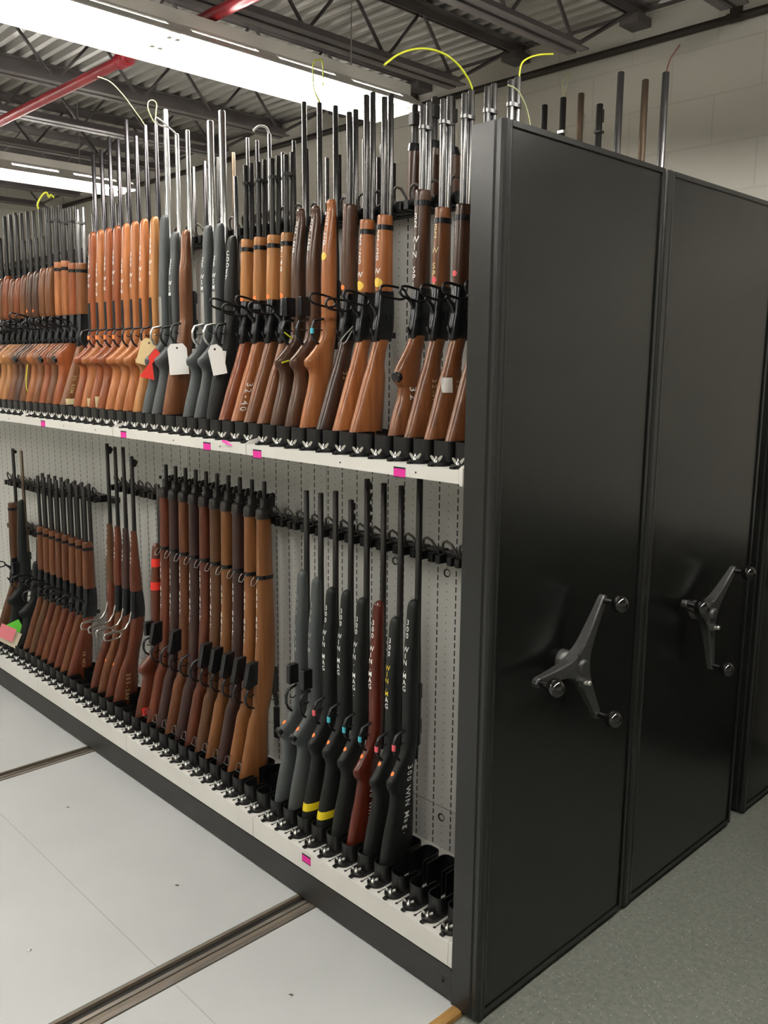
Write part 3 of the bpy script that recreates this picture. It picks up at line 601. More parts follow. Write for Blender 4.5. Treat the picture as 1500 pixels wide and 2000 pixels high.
def gun_bolt(g, sc=1.0, tip=0.745, muz=1.03, wood='wood_orange', barrel='barrel_steel', mag=None, wide=0.0, schnabel=False, lettering=(), guard='gun_steel', rb=0.0095, rm=0.0080, scope_base=False, grip=1.0, bolt_on=True, guard_tape=None):
    z = lambda a: a * sc
    if wide: K = [(0.014, 0.060, 0.192, 0.022), (0.03, 0.062, 0.193, 0.023), (0.15, 0.085, 0.195, 0.023), (z(0.27), 0.115, 0.197, 0.021), (z(0.33), 0.138, 0.202, 0.020), (z(0.40), 0.152, 0.207, 0.021)]
    else:
        gy = 0.110 - 0.026 * grip
        K = [(0.014, 0.056, 0.190, 0.021), (0.03, 0.058, 0.192, 0.022), (z(0.12), 0.078, 0.194, 0.022), (z(0.19), 0.098, 0.195, 0.020), (z(0.228), 0.104, 0.195, 0.0185), (z(0.244), 0.098, 0.195, 0.018), (z(0.256), gy + 0.002, 0.194, 0.0185), (z(0.272), gy, 0.195, 0.0185), (z(0.288), gy + 0.016, 0.197, 0.018), (z(0.315), 0.126, 0.201, 0.0175), (z(0.345), 0.148, 0.205, 0.0185), (z(0.375), 0.155, 0.207, 0.020)]
    K += [(z(0.42), 0.157, 0.208, 0.0205), (z(0.52), 0.157, 0.208, 0.021), (z(0.60), 0.160, 0.207, 0.0205)]
    K = [k for k in K if k[0] < tip - 0.115]
    if schnabel: K += [(tip - 0.06, 0.174, 0.205, 0.0175), (tip - 0.025, 0.180, 0.204, 0.015), (tip - 0.008, 0.178, 0.205, 0.0145), (tip, 0.184, 0.202, 0.011)]
    else: K += [(tip - 0.10, 0.168, 0.206, 0.0195), (tip - 0.03, 0.173, 0.205, 0.0185), (tip - 0.012, 0.177, 0.204, 0.0165), (tip - 0.004, 0.183, 0.202, 0.012), (tip, 0.189, 0.199, 0.006)]
    LS = Loft(K); link('stock', cached(('stock_bolt', sc, tip, wide, schnabel, grip), lambda: LS.build(MB())), wood, g)
    link('barrel', cached(('barrel_bolt', sc, muz, rb, rm), lambda: MB().tube([(0, 0.208, z(0.52)), (0, 0.208, z(0.60)), (0, 0.2085, z(0.66)), (0, 0.2085, muz - 0.002), (0, 0.2085, muz)], [0.0135, 0.013, rb, rm, rm * 0.8], 12)), barrel, g)
    def rec():
        q = MB().tube([(0, 0.207, z(0.345)), (0, 0.209, z(0.355)), (0, 0.209, z(0.525))], [0.010, 0.0155, 0.0155], 12)
        q.box(-0.006, 0.006, 0.222, 0.228, z(0.38), z(0.42)).box(-0.006, 0.006, 0.222, 0.228, z(0.48), z(0.52)); return q
    link('receiver', cached(('receiver_bolt', sc), rec), 'gun_steel' if guard == 'gun_steel' else guard, g)
    def bolt():
        q = MB().tube([(0, 0.209, z(0.31)), (0, 0.209, z(0.345))], [0.008, 0.0095], 10); q.tube([(-0.012, 0.212, z(0.352)), (-0.035, 0.222, z(0.348)), (-0.050, 0.215, z(0.335))], 0.0038, 8); q.sphere((-0.054, 0.212, z(0.33)), 0.0085); return q
    if bolt_on: link('bolt', cached(('bolt', sc), bolt), 'gun_steel', g)
    def tg():
        f = LS.front; q = MB(); q.tube([(0, f(0, z(0.325)) + 0.004, z(0.325)), (0, 0.122, z(0.338)), (0, 0.113, z(0.355)), (0, 0.113, z(0.378)), (0, 0.122, z(0.396)), (0, f(0, z(0.405)) + 0.004, z(0.405))], 0.0042, 8, sq=1.5)
        return q
    link('trigger_guard', cached(('tguard', sc), tg), guard, g)
    if guard_tape: link('tape', cached(('guard_tape', sc), lambda: MB().tube([(0, 0.113, z(0.3575)), (0, 0.1128, z(0.366)), (0, 0.113, z(0.3745))], 0.0049, 8, sq=1.45)), guard_tape, g)
    if grip >= 1.25 and wood.startswith('syn'): link('grip_cap', cached(('grip_cap', sc, grip), lambda: MB().tube([(0, gy + 0.010, z(0.276)), (0, gy - 0.0005, z(0.2695)), (0, gy - 0.002, z(0.2685))], [0.0150, 0.0145, 0.0120], 14)), 'black_plastic' if wood.startswith('syn') else wood, g)
    link('trigger', cached(('trigger', sc), lambda: MB().tube([(0, 0.160, z(0.372)), (0, 0.143, z(0.366)), (0, 0.130, z(0.372))], 0.0022, 6)), guard, g)
    if mag == 'plate': link('floor_plate', cached(('plate', sc), lambda: Loft([(z(0.405), LS.fy(z(0.405)) - 0.002, LS.fy(z(0.405)) + 0.012, 0.010), (z(0.52), LS.fy(z(0.52)) - 0.002, LS.fy(z(0.52)) + 0.012, 0.010)], 5).build(MB())), 'gun_steel' if guard == 'gun_steel' else guard, g)
    if mag == 'box': link('magazine', cached(('mag', sc), lambda: MB().rbox(-0.011, 0.011, 0.122, 0.170, z(0.415), z(0.475), 0.004)), 'gun_steel', g)
    marks(g, {'stock': LS, 'forend': LS}, lettering)
    return g
MK = [(0.014, 0.066, 0.194, 0.021), (0.03, 0.068, 0.196, 0.0225), (0.12, 0.088, 0.199, 0.023), (0.20, 0.108, 0.201, 0.022), (0.245, 0.118, 0.202, 0.0215), (0.265, 0.124, 0.203, 0.020), (0.282, 0.134, 0.205, 0.0185), (0.31, 0.140, 0.214, 0.018), (0.345, 0.143, 0.222, 0.019), (0.40, 0.148, 0.230, 0.022), (0.47, 0.152, 0.236, 0.0235), (0.565, 0.160, 0.238, 0.0235), (0.70, 0.164, 0.235, 0.0225), (0.80, 0.166, 0.232, 0.0215), (0.95, 0.169, 0.228, 0.020), (1.012, 0.170, 0.226, 0.0195)]
def gun_military(g, wood='wood_brown', mag=True, text=None, lettering=(), bolt=False):
    LS = Loft(MK, 2.3, 2); link('stock', cached('stock_military', lambda: LS.build(MB())), wood, g)
    def cap():
        q = Loft([(1.008, 0.168, 0.228, 0.0200), (1.040, 0.170, 0.227, 0.0195), (1.046, 0.174, 0.224, 0.016), (1.050, 0.186, 0.220, 0.0125), (1.082, 0.187, 0.219, 0.012)], 3.2, 1).build(MB())
        for s0 in (-1, 1): q.prism([(0.210, 1.05), (0.238, 1.052), (0.240, 1.090), (0.228, 1.096), (0.212, 1.084)], 0, s0 * 0.013 - 0.002, s0 * 0.013 + 0.002)
        q.tube([(0, 0.176, 1.085), (0, 0.176, 1.098)], 0.006, 8)
        q.tube([(0, 0.238 + 0.011 * math.cos(t), 1.085 + 0.011 * math.sin(t)) for t in [2 * math.pi * k / 12 for k in range(12)]], 0.003, 6, closed=True); return q
    link('nose_cap', cached('nose_cap', cap), 'barrel_black', g)
    link('barrel', cached('barrel_military', lambda: cyl(0.203, 1.06, 1.142, 0.0085, 0.0078)), 'barrel_black', g)
    zz = 0.795
    bd = link('middle_band', cached('middle_band', lambda: LS.build(MB(), 0, [zz - 0.007, zz - 0.004, zz + 0.004, zz + 0.007], 0.0016)), 'gun_steel', g)
    yf = LS.fy(zz) - 0.002
    link('sling_swivel', cached('swivel_fore', lambda: MB().tube([(-0.013, yf - 0.002, zz), (-0.015, yf - 0.012, zz - 0.012), (-0.010, yf - 0.020, zz - 0.026), (0.010, yf - 0.020, zz - 0.026), (0.015, yf - 0.012, zz - 0.012), (0.013, yf - 0.002, zz)], 0.0017, 6)), 'barrel_steel', g)
    link('sling_swivel', cached('swivel_butt', lambda: MB().tube([(0, 0.085, 0.112), (0, 0.076, 0.112), (0.010, 0.072, 0.108), (0.016, 0.066, 0.082), (-0.016, 0.066, 0.082), (-0.010, 0.072, 0.108), (0, 0.076, 0.112)], 0.0019, 6)), 'barrel_steel', g)
    if mag:
        link('magazine', cached('mag_mil', lambda: MB().prism([(0.160, 0.40), (0.108, 0.388), (0.100, 0.395), (0.118, 0.478), (0.160, 0.485)], 0, -0.0115, 0.0115)), 'gun_steel', g)
    def tg():
        q = MB(); q.tube([(0, 0.142, 0.305), (0, 0.118, 0.315), (0, 0.106, 0.334), (0, 0.106, 0.358), (0, 0.120, 0.385), (0, 0.146, 0.395)], 0.0042, 8, sq=1.6); q.tube([(0, 0.146, 0.358), (0, 0.128, 0.350), (0, 0.117, 0.356)], 0.0022, 6); return q
    link('trigger_guard', cached('tg_mil', tg), 'gun_steel', g)
    if bolt:
        def bl():
            q = MB().rbox(-0.012, 0.012, 0.222, 0.248, 0.345, 0.44, 0.004); q.tube([(0, 0.238, 0.35), (0, 0.246, 0.29)], 0.009, 8); q.tube([(-0.01, 0.238, 0.37), (-0.03, 0.248, 0.34)], 0.004, 6); q.box(-0.01, 0.010, 0.238, 0.252, 0.16, 0.28); return q
        link('receiver', cached('rec_mil', bl), 'barrel_black', g)
    marks(g, {'stock': LS, 'forend': LS}, lettering)
    return g
HK = [(0.014, 0.070, 0.192, 0.021), (0.03, 0.072, 0.194, 0.022), (0.12, 0.095, 0.198, 0.022), (0.20, 0.122, 0.203, 0.020), (0.26, 0.150, 0.212, 0.018), (0.32, 0.166, 0.228, 0.0175), (0.38, 0.176, 0.240, 0.0185), (0.425, 0.180, 0.244, 0.020)]
def gun_hammerless(g, ws='wood_red', wf='wood_red', muz=1.18, lettering=(), sight=None, steel=True):
    LS = Loft(HK); link('stock', cached('stock_hl', lambda: LS.build(MB())), ws, g)
    LR = Loft([(0.42, 0.178, 0.244, 0.018), (0.46, 0.180, 0.246, 0.019), (0.53, 0.184, 0.240, 0.0185), (0.548, 0.185, 0.236, 0.018)], 3.2)
    link('receiver', cached('rec_hl', lambda: LR.build(MB())), 'gun_steel' if steel else ws, g)
    LF = Loft([(0.545, 0.182, 0.238, 0.0195), (0.60, 0.182, 0.236, 0.020), (0.70, 0.188, 0.228, 0.018), (0.80, 0.194, 0.222, 0.0145), (0.818, 0.196, 0.220, 0.012)], 2.3); link('forend', cached('fore_hl', lambda: LF.build(MB())), wf, g)
    link('barrel', cached(('barrel_hl', muz), lambda: cyl(0.2125, 0.54, muz, 0.0105, 0.0082)), 'barrel_black', g)
    def lv():
        q = MB(); q.tube([(0, 0.182, 0.45), (0, 0.172, 0.41), (0, 0.150, 0.380), (0, 0.120, 0.372), (0, 0.095, 0.380), (0, 0.055, 0.372)], [0.005, 0.005, 0.0045, 0.004, 0.004, 0.0036], 8)
        q.tube([(0, 0.120, 0.372), (0, 0.052, 0.372), (0, 0.046, 0.362), (0, 0.050, 0.346), (0, 0.066, 0.340), (0, 0.118, 0.344), (0, 0.130, 0.356)], 0.0036, 8, closed=True); return q
    link('lever', cached('lever_hl', lv), 'stainless_steel', g)
    if sight: link('front_sight', cached(('fs_hl', muz), lambda: MB().prism([(0.219, muz - 0.05), (0.232, muz - 0.045), (0.240, muz - 0.028), (0.232, muz - 0.016), (0.219, muz - 0.012)], 0, -0.003, 0.003)), 'barrel_black', g)
    marks(g, {'stock': LS, 'forend': LF}, lettering)
    return g
def marks(g, lofts, items):
    for it in items:
        k = it[0]; lf = lofts[it[1]]
        if k == 'stack': o = link('lettering', letter_stack(lf, it[2], it[3], it[4], it[5], it[7] if len(it) > 7 else 0.0), it[6], g, fix=False)
        elif k == 'side': o = link('lettering', letter_side(lf, it[2], it[3], it[4], it[5], it[7] if len(it) > 7 else 0.0), it[6], g, fix=False)
        elif k == 'tape': o = link('tape', lf.build(MB(), 0, [it[2], (it[2] + it[3]) / 2, it[3]], 0.0009), it[4], g); o['label'] = it[5]
        elif k == 'dot':     # (z, x, radius, material)
            z, x, r = it[2], it[3], it[4]; vs = [(x, lf.front(x, z, 0.0010), z)]
            for q in (0.33, 0.66, 1.0):
                for j in range(16):
                    a = 2 * math.pi * j / 16; xx, zz = x + q * r * math.cos(a), z + q * r * math.sin(a); vs.append((xx, lf.front(xx, zz, 0.0010), zz))
            fs = [(0, 1 + j, 1 + (j + 1) % 16) for j in range(16)] + [(1 + e * 16 + j, 17 + e * 16 + j, 17 + e * 16 + (j + 1) % 16, 1 + e * 16 + (j + 1) % 16) for e in range(2) for j in range(16)]
            o = link('sticker', MB().add(vs, fs), it[5], g, fix=False)
        elif k == 'patch':   # square of tape on the flank: z0, z1, y0, y1, material
            z0, z1, y0, y1 = it[2:6]; vs = []; 
            for a in range(5):
                for b2 in range(5):
                    z = z0 + (z1 - z0) * a / 4; yy = y0 + (y1 - y0) * b2 / 4; vs.append((lf.side(yy, z, 0.0012), yy, z))
            o = link('tape', MB().add(vs, [(a * 5 + b2, a * 5 + b2 + 1, a * 5 + b2 + 6, a * 5 + b2 + 5) for a in range(4) for b2 in range(4)]), it[6], g, fix=False)

def gun_at(shelf, s, i, label, cat='rifle', group=None):
    return thing('rifle', label, cat, (xcup(s, i), 0, ZU if shelf == 'U' else ZB), 0, group)
GU, GL = 'long guns on the upper shelf', 'long guns on the lower shelf'

# upper shelf, first bay from the end panel
W = 'white_paint'
gun_lever(gun_at('U', 0, 0, 'lever rifle nearest the black end panel, mostly hidden, tall muzzle with yellow cord', group=GU), wf='wood_walnut', ws='wood_brown')
gun_lever(gun_at('U', 0, 1, 'walnut lever rifle second from the black end panel on the upper shelf', group=GU), wf='wood_walnut', ws='wood_brown', lettering=[('side', 'stock', '32-W-SPL', 0.205, 0.165, 0.017, 'gold_paint')])
gun_lever(gun_at('U', 0, 2, 'walnut lever rifle third from the end panel, long yellow cord arching from its muzzle', group=GU), wf='wood_walnut', ws='wood_brown',
          lettering=[('side', 'stock', '32', 0.215, 0.175, 0.017, 'gold_paint'), ('dot', 'forend', 0.500, 0.0, 0.008, 'sticker_pink'), ('patch', 'stock', 0.185, 0.225, 0.118, 0.150, 'paper_white')])
gun_lever(gun_at('U', 0, 3, 'brown lever rifle fourth from the end panel, pale letters down its forend', group=GU), wf='wood_brown', ws='wood_brown',
          lettering=[('stack', 'forend', '32 W SPL', 0.620, 0.0205, 0.0165, 'tape_cream'), ('side', 'stock', '32-W-SPL', 0.215, 0.160, 0.018, 'gold_paint'), ('dot', 'forend', 0.488, 0.0, 0.009, 'sticker_pink')])
gun_lever(gun_at('U', 0, 4, 'dark-forend lever rifle with curved pistol grip, black grip cap and white forend letters', group=GU), stock='pis3', wf='wood_walnut', ws='wood_brown', ftop=0.735,
          lettering=[('stack', 'forend', '32 WIN SPL', 0.655, 0.0205, 0.0175, W), ('side', 'stock', '32', 0.19, 0.155, 0.026, W)], loop=(4, 0.448), cap=True)
g = gun_at('U', 0, 6, 'bright orange wood lever rifle right beside the empty cup, yellow dot on forend', group=GU)
gun_lever(g, wf='wood_orange', ws='wood_orange', muz=1.02, barrel='barrel_mid', ring=False, ftop=0.685, lettering=[('stack', 'forend', '32-20 W', 0.632, 0.0190, 0.0165, W), ('dot', 'forend', 0.494, 0.002, 0.0135, 'sticker_yellow')])
g = gun_at('U', 0, 7, 'orange wood lever rifle, second left of the empty cup, letters over a yellow dot', group=GU)
gun_lever(g, wf='wood_orange', ws='wood_orange', muz=1.04, barrel='barrel_mid', ring=False, ftop=0.68, loop=(3, 0.425), lettering=[('stack', 'forend', '32-20 W', 0.627, 0.0190, 0.0165, W), ('dot', 'forend', 0.489, 0.0, 0.0135, 'sticker_yellow')])
gun_lever(gun_at('U', 0, 8, 'dark walnut lever rifle left of the orange pair, grey cable at its receiver', group=GU), wf='wood_walnut', ws='wood_dark', muz=1.007, barrel='barrel_mid', ftop=0.732, band=False, ring=False,
          lettering=[('dot', 'forend', 0.488, 0.0, 0.008, 'sticker_orange'), ('side', 'stock', '32', 0.23, 0.165, 0.016, 'gold_paint')])
gun_bolt(gun_at('U', 0, 9, 'honey-brown sporter rifle with white 32-20 letters, yellow dot and blue-taped trigger guard', group=GU), sc=0.98, tip=0.755, muz=1.03, barrel='barrel_mid', wood='wood_orange', schnabel=True, guard_tape='sticker_blue',
         lettering=[('stack', 'forend', '32-20', 0.700, 0.0205, 0.0175, W), ('dot', 'forend', 0.585, 0.0, 0.012, 'sticker_yellow'), ('side', 'stock', '32-20', 0.16, 0.165, 0.018, 'gold_paint')])
gun_bolt(gun_at('U', 0, 10, 'dark brown sporter rifle with box magazine, just left of the honey-brown one', group=GU), sc=0.98, tip=0.745, muz=1.053, barrel='barrel_mid', wood='wood_walnut', mag='box', schnabel=True, lettering=[('stack', 'forend', '32-20', 0.690, 0.0205, 0.016, W)])
gun_bolt(gun_at('U', 0, 11, 'dark brown sporter rifle leftmost in the first bay, yellow tie at its trigger guard', group=GU), sc=0.98, tip=0.745, muz=1.07, barrel='barrel_mid', wood='wood_walnut', mag='box', schnabel=True, lettering=[('stack', 'forend', '32-20', 0.690, 0.0205, 0.016, W)])
# second bay
lab = ['tan-forend lever rifle first of four left of the shelf divider', 'tan-forend lever rifle second of four left of the shelf divider', 'tan-forend lever rifle with white 32-40 on its stock, third of four', 'tan-forend lever rifle leftmost of four, beside the black rifles']
for i in range(4):
    T = [('stack', 'forend', '32-40', 0.640, 0.021, 0.016, W)] if i == 0 else []
    if i == 2: T.append(('side', 'stock', '32-40', 0.185, 0.135, 0.024, W, 0.35))
    T.append(('dot', 'forend', 0.478, 0.0, 0.009, 'sticker_orange'))
    gun_lever(gun_at('U', 1, i, lab[i], group=GU), wf='wood_tan', ws=('wood_brown', 'wood_brown', 'wood_orange', 'wood_red')[i], muz=0.935, ftop=0.68, lettering=T, loop=(6 + 6 * (i % 2), 0.425 + 0.012 * (i % 2)), barrel='barrel_black' if i < 4 else 'barrel_steel', ring=True)
gun_bolt(gun_at('U', 1, 4, 'wide black-stocked rifle beside the four tan-forend lever rifles', group=GU), sc=0.98, tip=0.70, muz=0.90, wood='synthetic_black', wide=1, lettering=[('stack', 'forend', 'COOEY', 0.63, 0.0205, 0.0165, W)])
gun_bolt(gun_at('U', 1, 5, 'black rifle with bright stainless barrel, second of the black group, white tag at its guard', group=GU), sc=0.98, tip=0.75, muz=1.13, wood='synthetic_grey', barrel='stainless_steel', mag='plate', guard='stainless_steel', rb=0.0125, rm=0.0125, lettering=[('stack', 'forend', '25 WSM', 0.62, 0.0205, 0.016, W)])
gun_bolt(gun_at('U', 1, 6, 'grey-black rifle with thick stainless barrel, next right of the broad brown stock', group=GU), sc=0.98, tip=0.75, muz=1.11, wood='synthetic_grey', barrel='stainless_steel', mag='plate', guard='stainless_steel', rb=0.0125, rm=0.0125, lettering=[('stack', 'forend', '25 WSM', 0.62, 0.0205, 0.016, W)])
gun_bolt(gun_at('U', 1, 8, 'broad plain brown wooden stock standing between black rifles, white tag before it', group=GU), sc=1.0, tip=0.75, muz=1.105, wood='wood_brown', barrel='stainless_steel', wide=1)
gun_bolt(gun_at('U', 1, 9, 'dark grey synthetic rifle behind the larger white paper tag', group=GU), sc=0.98, tip=0.75, muz=1.105, wood='synthetic_grey', barrel='stainless_steel', mag='plate', lettering=[('stack', 'forend', '325 WSM', 0.63, 0.0205, 0.017, W)])
gun_bolt(gun_at('U', 1, 10, 'grey synthetic rifle with tapering bright barrel next to the red tag', group=GU), sc=0.98, tip=0.82, muz=1.205, wood='synthetic_grey', barrel='stainless_steel', mag='plate', guard='stainless_steel', rb=0.0145, rm=0.0095)
gun_bolt(gun_at('U', 1, 11, 'lightest orange sporter rifle, rightmost of the orange row, with cable loop', group=GU), sc=0.98, tip=0.822, muz=1.17, wood='wood_tan', mag='plate', barrel='barrel_blued', rb=0.0105, lettering=[('stack', 'forend', '308 WIN', 0.72, 0.0205, 0.016, W)])
# third bay
cols = ['wood_orange', 'wood_orange', 'wood_orange', 'wood_red', 'wood_red', 'wood_orange', 'wood_red']
names = ['second', 'third', 'fourth', 'fifth', 'sixth', 'seventh', 'eighth and leftmost']
for i in range(7):
    T = [('stack', 'forend', '308 WIN', 0.70 - 0.02 * (i % 3), 0.0205, 0.0165, W)]
    if i == 4: T.append(('patch', 'stock', 0.055, 0.11, 0.085, 0.155, 'tape_cream'))
    if i == 2: T.append(('patch', 'stock', 0.10, 0.135, 0.12, 0.15, 'tape_cream'))
    if i == 5: T.append(('patch', 'stock', 0.055, 0.10, 0.085, 0.115, 'tape_cream'))
    gun_bolt(gun_at('U', 2, i, names[i] + ' from the right in the row of orange sporter rifles, upper shelf', group='orange sporter rifles on the upper shelf'), sc=0.98, tip=0.822 - 0.001 * i, muz=(1.178, 1.15, 1.225, 1.165, 1.185, 1.145, 1.14)[i], wood=cols[i], barrel='barrel_blued', mag='plate', rb=0.0105, rm=0.0085, lettering=T, grip=1.3, guard_tape='sticker_orange' if i in (2, 3, 4, 5) else None)
lv = [(2, 8, 0.94, 'wood_brown', 'wood_brown', 'str', 0.695), (2, 9, 0.955, 'wood_red', 'wood_red', 'pis2', 0.70), (2, 10, 0.955, 'wood_orange', 'wood_brown', 'pis2', 0.715), (2, 11, 0.975, 'wood_orange', 'wood_red', 'pis2', 0.715),
      (3, 0, 0.98, 'wood_brown', 'wood_brown', 'pis2', 0.70), (3, 1, 0.985, 'wood_brown', 'wood_orange', 'pis2', 0.70), (3, 2, 0.985, 'wood_walnut', 'wood_brown', 'pis2', 0.69), (3, 3, 0.985, 'wood_walnut', 'wood_walnut', 'pis2', 0.69), (3, 4, 0.99, 'wood_brown', 'wood_brown', 'pis2', 0.68),
      (3, 5, 0.99, 'wood_red', 'wood_tan', 'pis2', 0.67), (3, 6, 1.0, 'wood_brown', 'wood_tan', 'pis2', 0.67), (3, 7, 1.0, 'wood_red', 'wood_brown', 'pis2', 0.69), (3, 8, 0.9, 'wood_brown', 'wood_tan', 'pis2', 0.68)]
nth = ['rightmost', 'second from the right', 'third from the right', 'fourth from the right', 'fifth from the right', 'sixth from the right', 'seventh from the right', 'eighth from the right', 'ninth from the right', 'tenth from the right', 'eleventh from the right', 'twelfth from the right', 'thirteenth from the right']
for k, (s, i, mz, wf, ws, stk, ft) in enumerate(lv):
    T = [('dot', 'forend', 0.50, 0.0, 0.008, 'sticker_orange')] if k in (6, 7) else []
    if k == 0: T += [('side', 'stock', '30 REM', 0.19, 0.14, 0.016, 'gold_paint', 0.3), ('patch', 'stock', 0.03, 0.09, 0.09, 0.15, 'tape_cream')]
    if k == 5: T += [('side', 'stock', '35', 0.12, 0.15, 0.02, 'gold_paint')]
    gun_lever(gun_at('U', s, i, nth[k] + ' of the crowded lever rifles at the left of the upper shelf', group='crowded lever rifles on the upper shelf'), stock=stk, wf=wf, ws=ws, muz=mz, ftop=ft, smooth_fore=k > 3, band=k <= 3, ring=k <= 4, tmuz=0.86 if 5 <= k <= 8 else None, cap=k in (1, 3, 7), loop=(random.choice((2, 10, 16, -6)), 0.43 + random.uniform(-0.015, 0.012)), barrel='barrel_black' if k > 0 else 'barrel_steel', lettering=T)

# lower shelf, first bay: eight magnum rifles
WM = '300 WIN MAG'
low = [(4, 'synthetic_black', 1.265, 0.865, '300 WIN.MAG', 'black synthetic rifle rightmost on the lower shelf, nearest the empty cups'),
       (5, 'synthetic_black', 1.20, 0.795, None, 'black rifle with part-yellow forend letters, second from the right, lower shelf'),
       (6, 'wood_mahogany', 1.20, 0.83, '300 WIN.MAG', 'reddish mahogany rifle standing among black synthetic ones, lower shelf'),
       (7, 'synthetic_black', 1.205, 0.825, '300 WIN. MAG.', 'black rifle directly left of the mahogany one, white letters, no yellow tape'),
       (8, 'synthetic_black', 1.13, 0.835, WM, 'black rifle with yellow tape round its butt, right one of two'),
       (9, 'synthetic_black', 1.15, 0.83, WM, 'black rifle with yellow tape round its butt, left one of two'),
       (10, 'synthetic_grey', 1.135, 0.85, '300 WSM', 'grey synthetic rifle, right one of the pair'),
       (11, 'synthetic_grey', 1.135, 0.86, '300 SAUM', 'grey synthetic rifle, left one of the pair beside the brown military rifles')]
for k, (i, wd, mz, tp, tx, lb) in enumerate(low):
    g = gun_at('L', 0, i, lb, group='rifles with white caliber letters on the lower shelf')
    T = []
    if tx and k < 6: T.append(('stack', 'forend', tx, tp - 0.075, 0.0205, 0.0165, W, -0.003))
    if k >= 6: T.append(('stack', 'forend', tx, tp - 0.10, 0.026, 0.0165, 'grey_paint', -0.004))
    if k == 1: T += [('stack', 'forend', '300', 0.715, 0.0205, 0.0165, W, -0.003), ('stack', 'forend', 'WIN.M', 0.63, 0.0205, 0.0165, 'yellow_paint', -0.003), ('stack', 'forend', 'AG', 0.63 - 0.1025, 0.0205, 0.0165, W, -0.003)]
    if k == 2: T.append(('side', 'stock', '300 WIN.MAG', 0.235, 0.150, 0.019, W, 0.10))
    if k == 0: T.append(('side', 'stock', '300 WIN Mag.', 0.345, 0.168, 0.022, W, 0.10))
    if k in (4, 5): T.append(('tape', 'stock', 0.078, 0.104, 'tape_yellow', 'yellow tape band'))
    T.append(('dot', 'stock', 0.335, 0.0, 0.006, 'sticker_orange'))
    gun_bolt(g, sc=(1.14, 1.06, 1.08, 1.10, 1.13, 1.13, 1.13, 1.13)[k], tip=tp, muz=mz, wood=wd, barrel='barrel_black', mag='box' if k >= 6 else None, lettering=T, rb=0.0108, rm=0.0095, grip=1.25 if k >= 6 else 0.85, guard_tape=('sticker_pink', 'sticker_pink', 'sticker_blue', 'sticker_blue', 'sticker_blue', 'sticker_pink', None, None)[k])
    if k == 4 or k == 3:
        q = MB()
        for j in range(6 if k == 3 else 3): q.rbox(-0.004, 0.004, 0.218, 0.226, mz - 0.035 - 0.035 * j, mz - 0.012 - 0.035 * j, 0.002)
        link('sight_rib', q, 'barrel_black', g)
# lower shelf, second bay: military rifles
mc = ['wood_chestnut_shaded', 'wood_chestnut_shaded', 'wood_plum_shaded', 'wood_chestnut_shaded', 'wood_umber_shaded', 'wood_auburn_shaded', 'wood_plum_shaded', 'wood_russet_shaded', 'wood_plum_shaded', 'wood_auburn_shaded']
for i in range(10):
    T = [('stack', 'stock', '303 BRIT.', 0.735 - 0.008 * ((i * 3) % 5), 0.026, 0.0175, W, -0.004)]
    gun_military(gun_at('L', 1, 2 + i, ('rightmost', 'second', 'third', 'fourth', 'fifth', 'sixth', 'seventh', 'eighth', 'ninth', 'tenth')[i] + (' ' if i == 0 else ' from the right ') + 'of the full-stocked brown military rifles, lower shelf', group='military rifles on the lower shelf'), wood=mc[i], mag=i in (0, 1, 2, 3, 4, 7, 9), lettering=T, bolt=i == 0)
g = gun_at('L', 2, 0, 'red-brown rifle with three red tape patches, left end of the military rifles', group='military rifles on the lower shelf')
gun_bolt(g, sc=0.98, tip=0.80, muz=1.05, wood='wood_auburn_shaded', barrel='barrel_black', mag='box', lettering=[('tape', 'stock', 0.70, 0.735, 'tape_red', 'red tape band'), ('tape', 'stock', 0.60, 0.635, 'tape_red', 'red tape band'), ('patch', 'stock', 0.055, 0.095, 0.085, 0.13, 'tape_red')])
# third bay: four hammerless lever rifles
for k in range(4):
    T = [('side', 'stock', '303-SAV', 0.17, 0.145, 0.021, 'gold_paint', 0.12)] if k == 0 else []
    T.append(('stack', 'forend', '303 SAV', 0.79, 0.020, 0.013, W))
    if k in (1, 2): T.append(('dot', 'stock', 0.20, 0.0, 0.006, 'sticker_orange'))
    gun_hammerless(gun_at('L', 2, 3 + k, ('rightmost, with gold lettering on its butt', 'second from the right', 'third from the right', 'leftmost')[k] + ', of four slim lever rifles with bright drooping levers', group='slim lever rifles on the lower shelf'),
                   ws=('wood_auburn_shaded', 'wood_auburn_shaded', 'wood_russet_shaded', 'wood_auburn_shaded')[k], wf=('wood_auburn_shaded', 'wood_plum_shaded', 'wood_auburn_shaded', 'wood_umber_shaded')[k], muz=(1.150, 1.185, 1.18, 1.19)[k], lettering=T, sight=k in (0, 3), steel=k < 3)
# eight lever carbines with black barrels
ec = ['wood_auburn_shaded', 'wood_russet_shaded', 'wood_auburn_shaded', 'wood_auburn_shaded', 'wood_russet_shaded', 'wood_auburn_shaded', 'wood_umber_shaded', 'wood_russet_shaded']
for k in range(8):
    x = xcup(2, 9 + k) if k < 3 else xcup(3, k - 3)
    g = thing('rifle', ('rightmost, with gold letters', 'second from the right', 'third from the right', 'fourth from the right', 'fifth from the right', 'sixth from the right', 'seventh from the right', 'leftmost')[k] + ', of eight black-barrelled lever rifles, lower shelf', 'rifle', (x, 0, ZB), 0, 'black-barrelled lever rifles on the lower shelf')
    T = []
    if k in (0, 2): T.append(('side', 'stock', '38 WCF', 0.16, 0.15, 0.016, 'gold_paint', 0.12))
    if k == 6: T.append(('patch', 'stock', 0.03, 0.075, 0.115, 0.155, 'tape_cream'))
    gun_lever(g, wf='wood_russet_shaded', ws=ec[k], muz=0.98, ftop=0.70, barrel='barrel_black', ring=True, loop=(2 + 5 * (k % 3), 0.425), lettering=T)
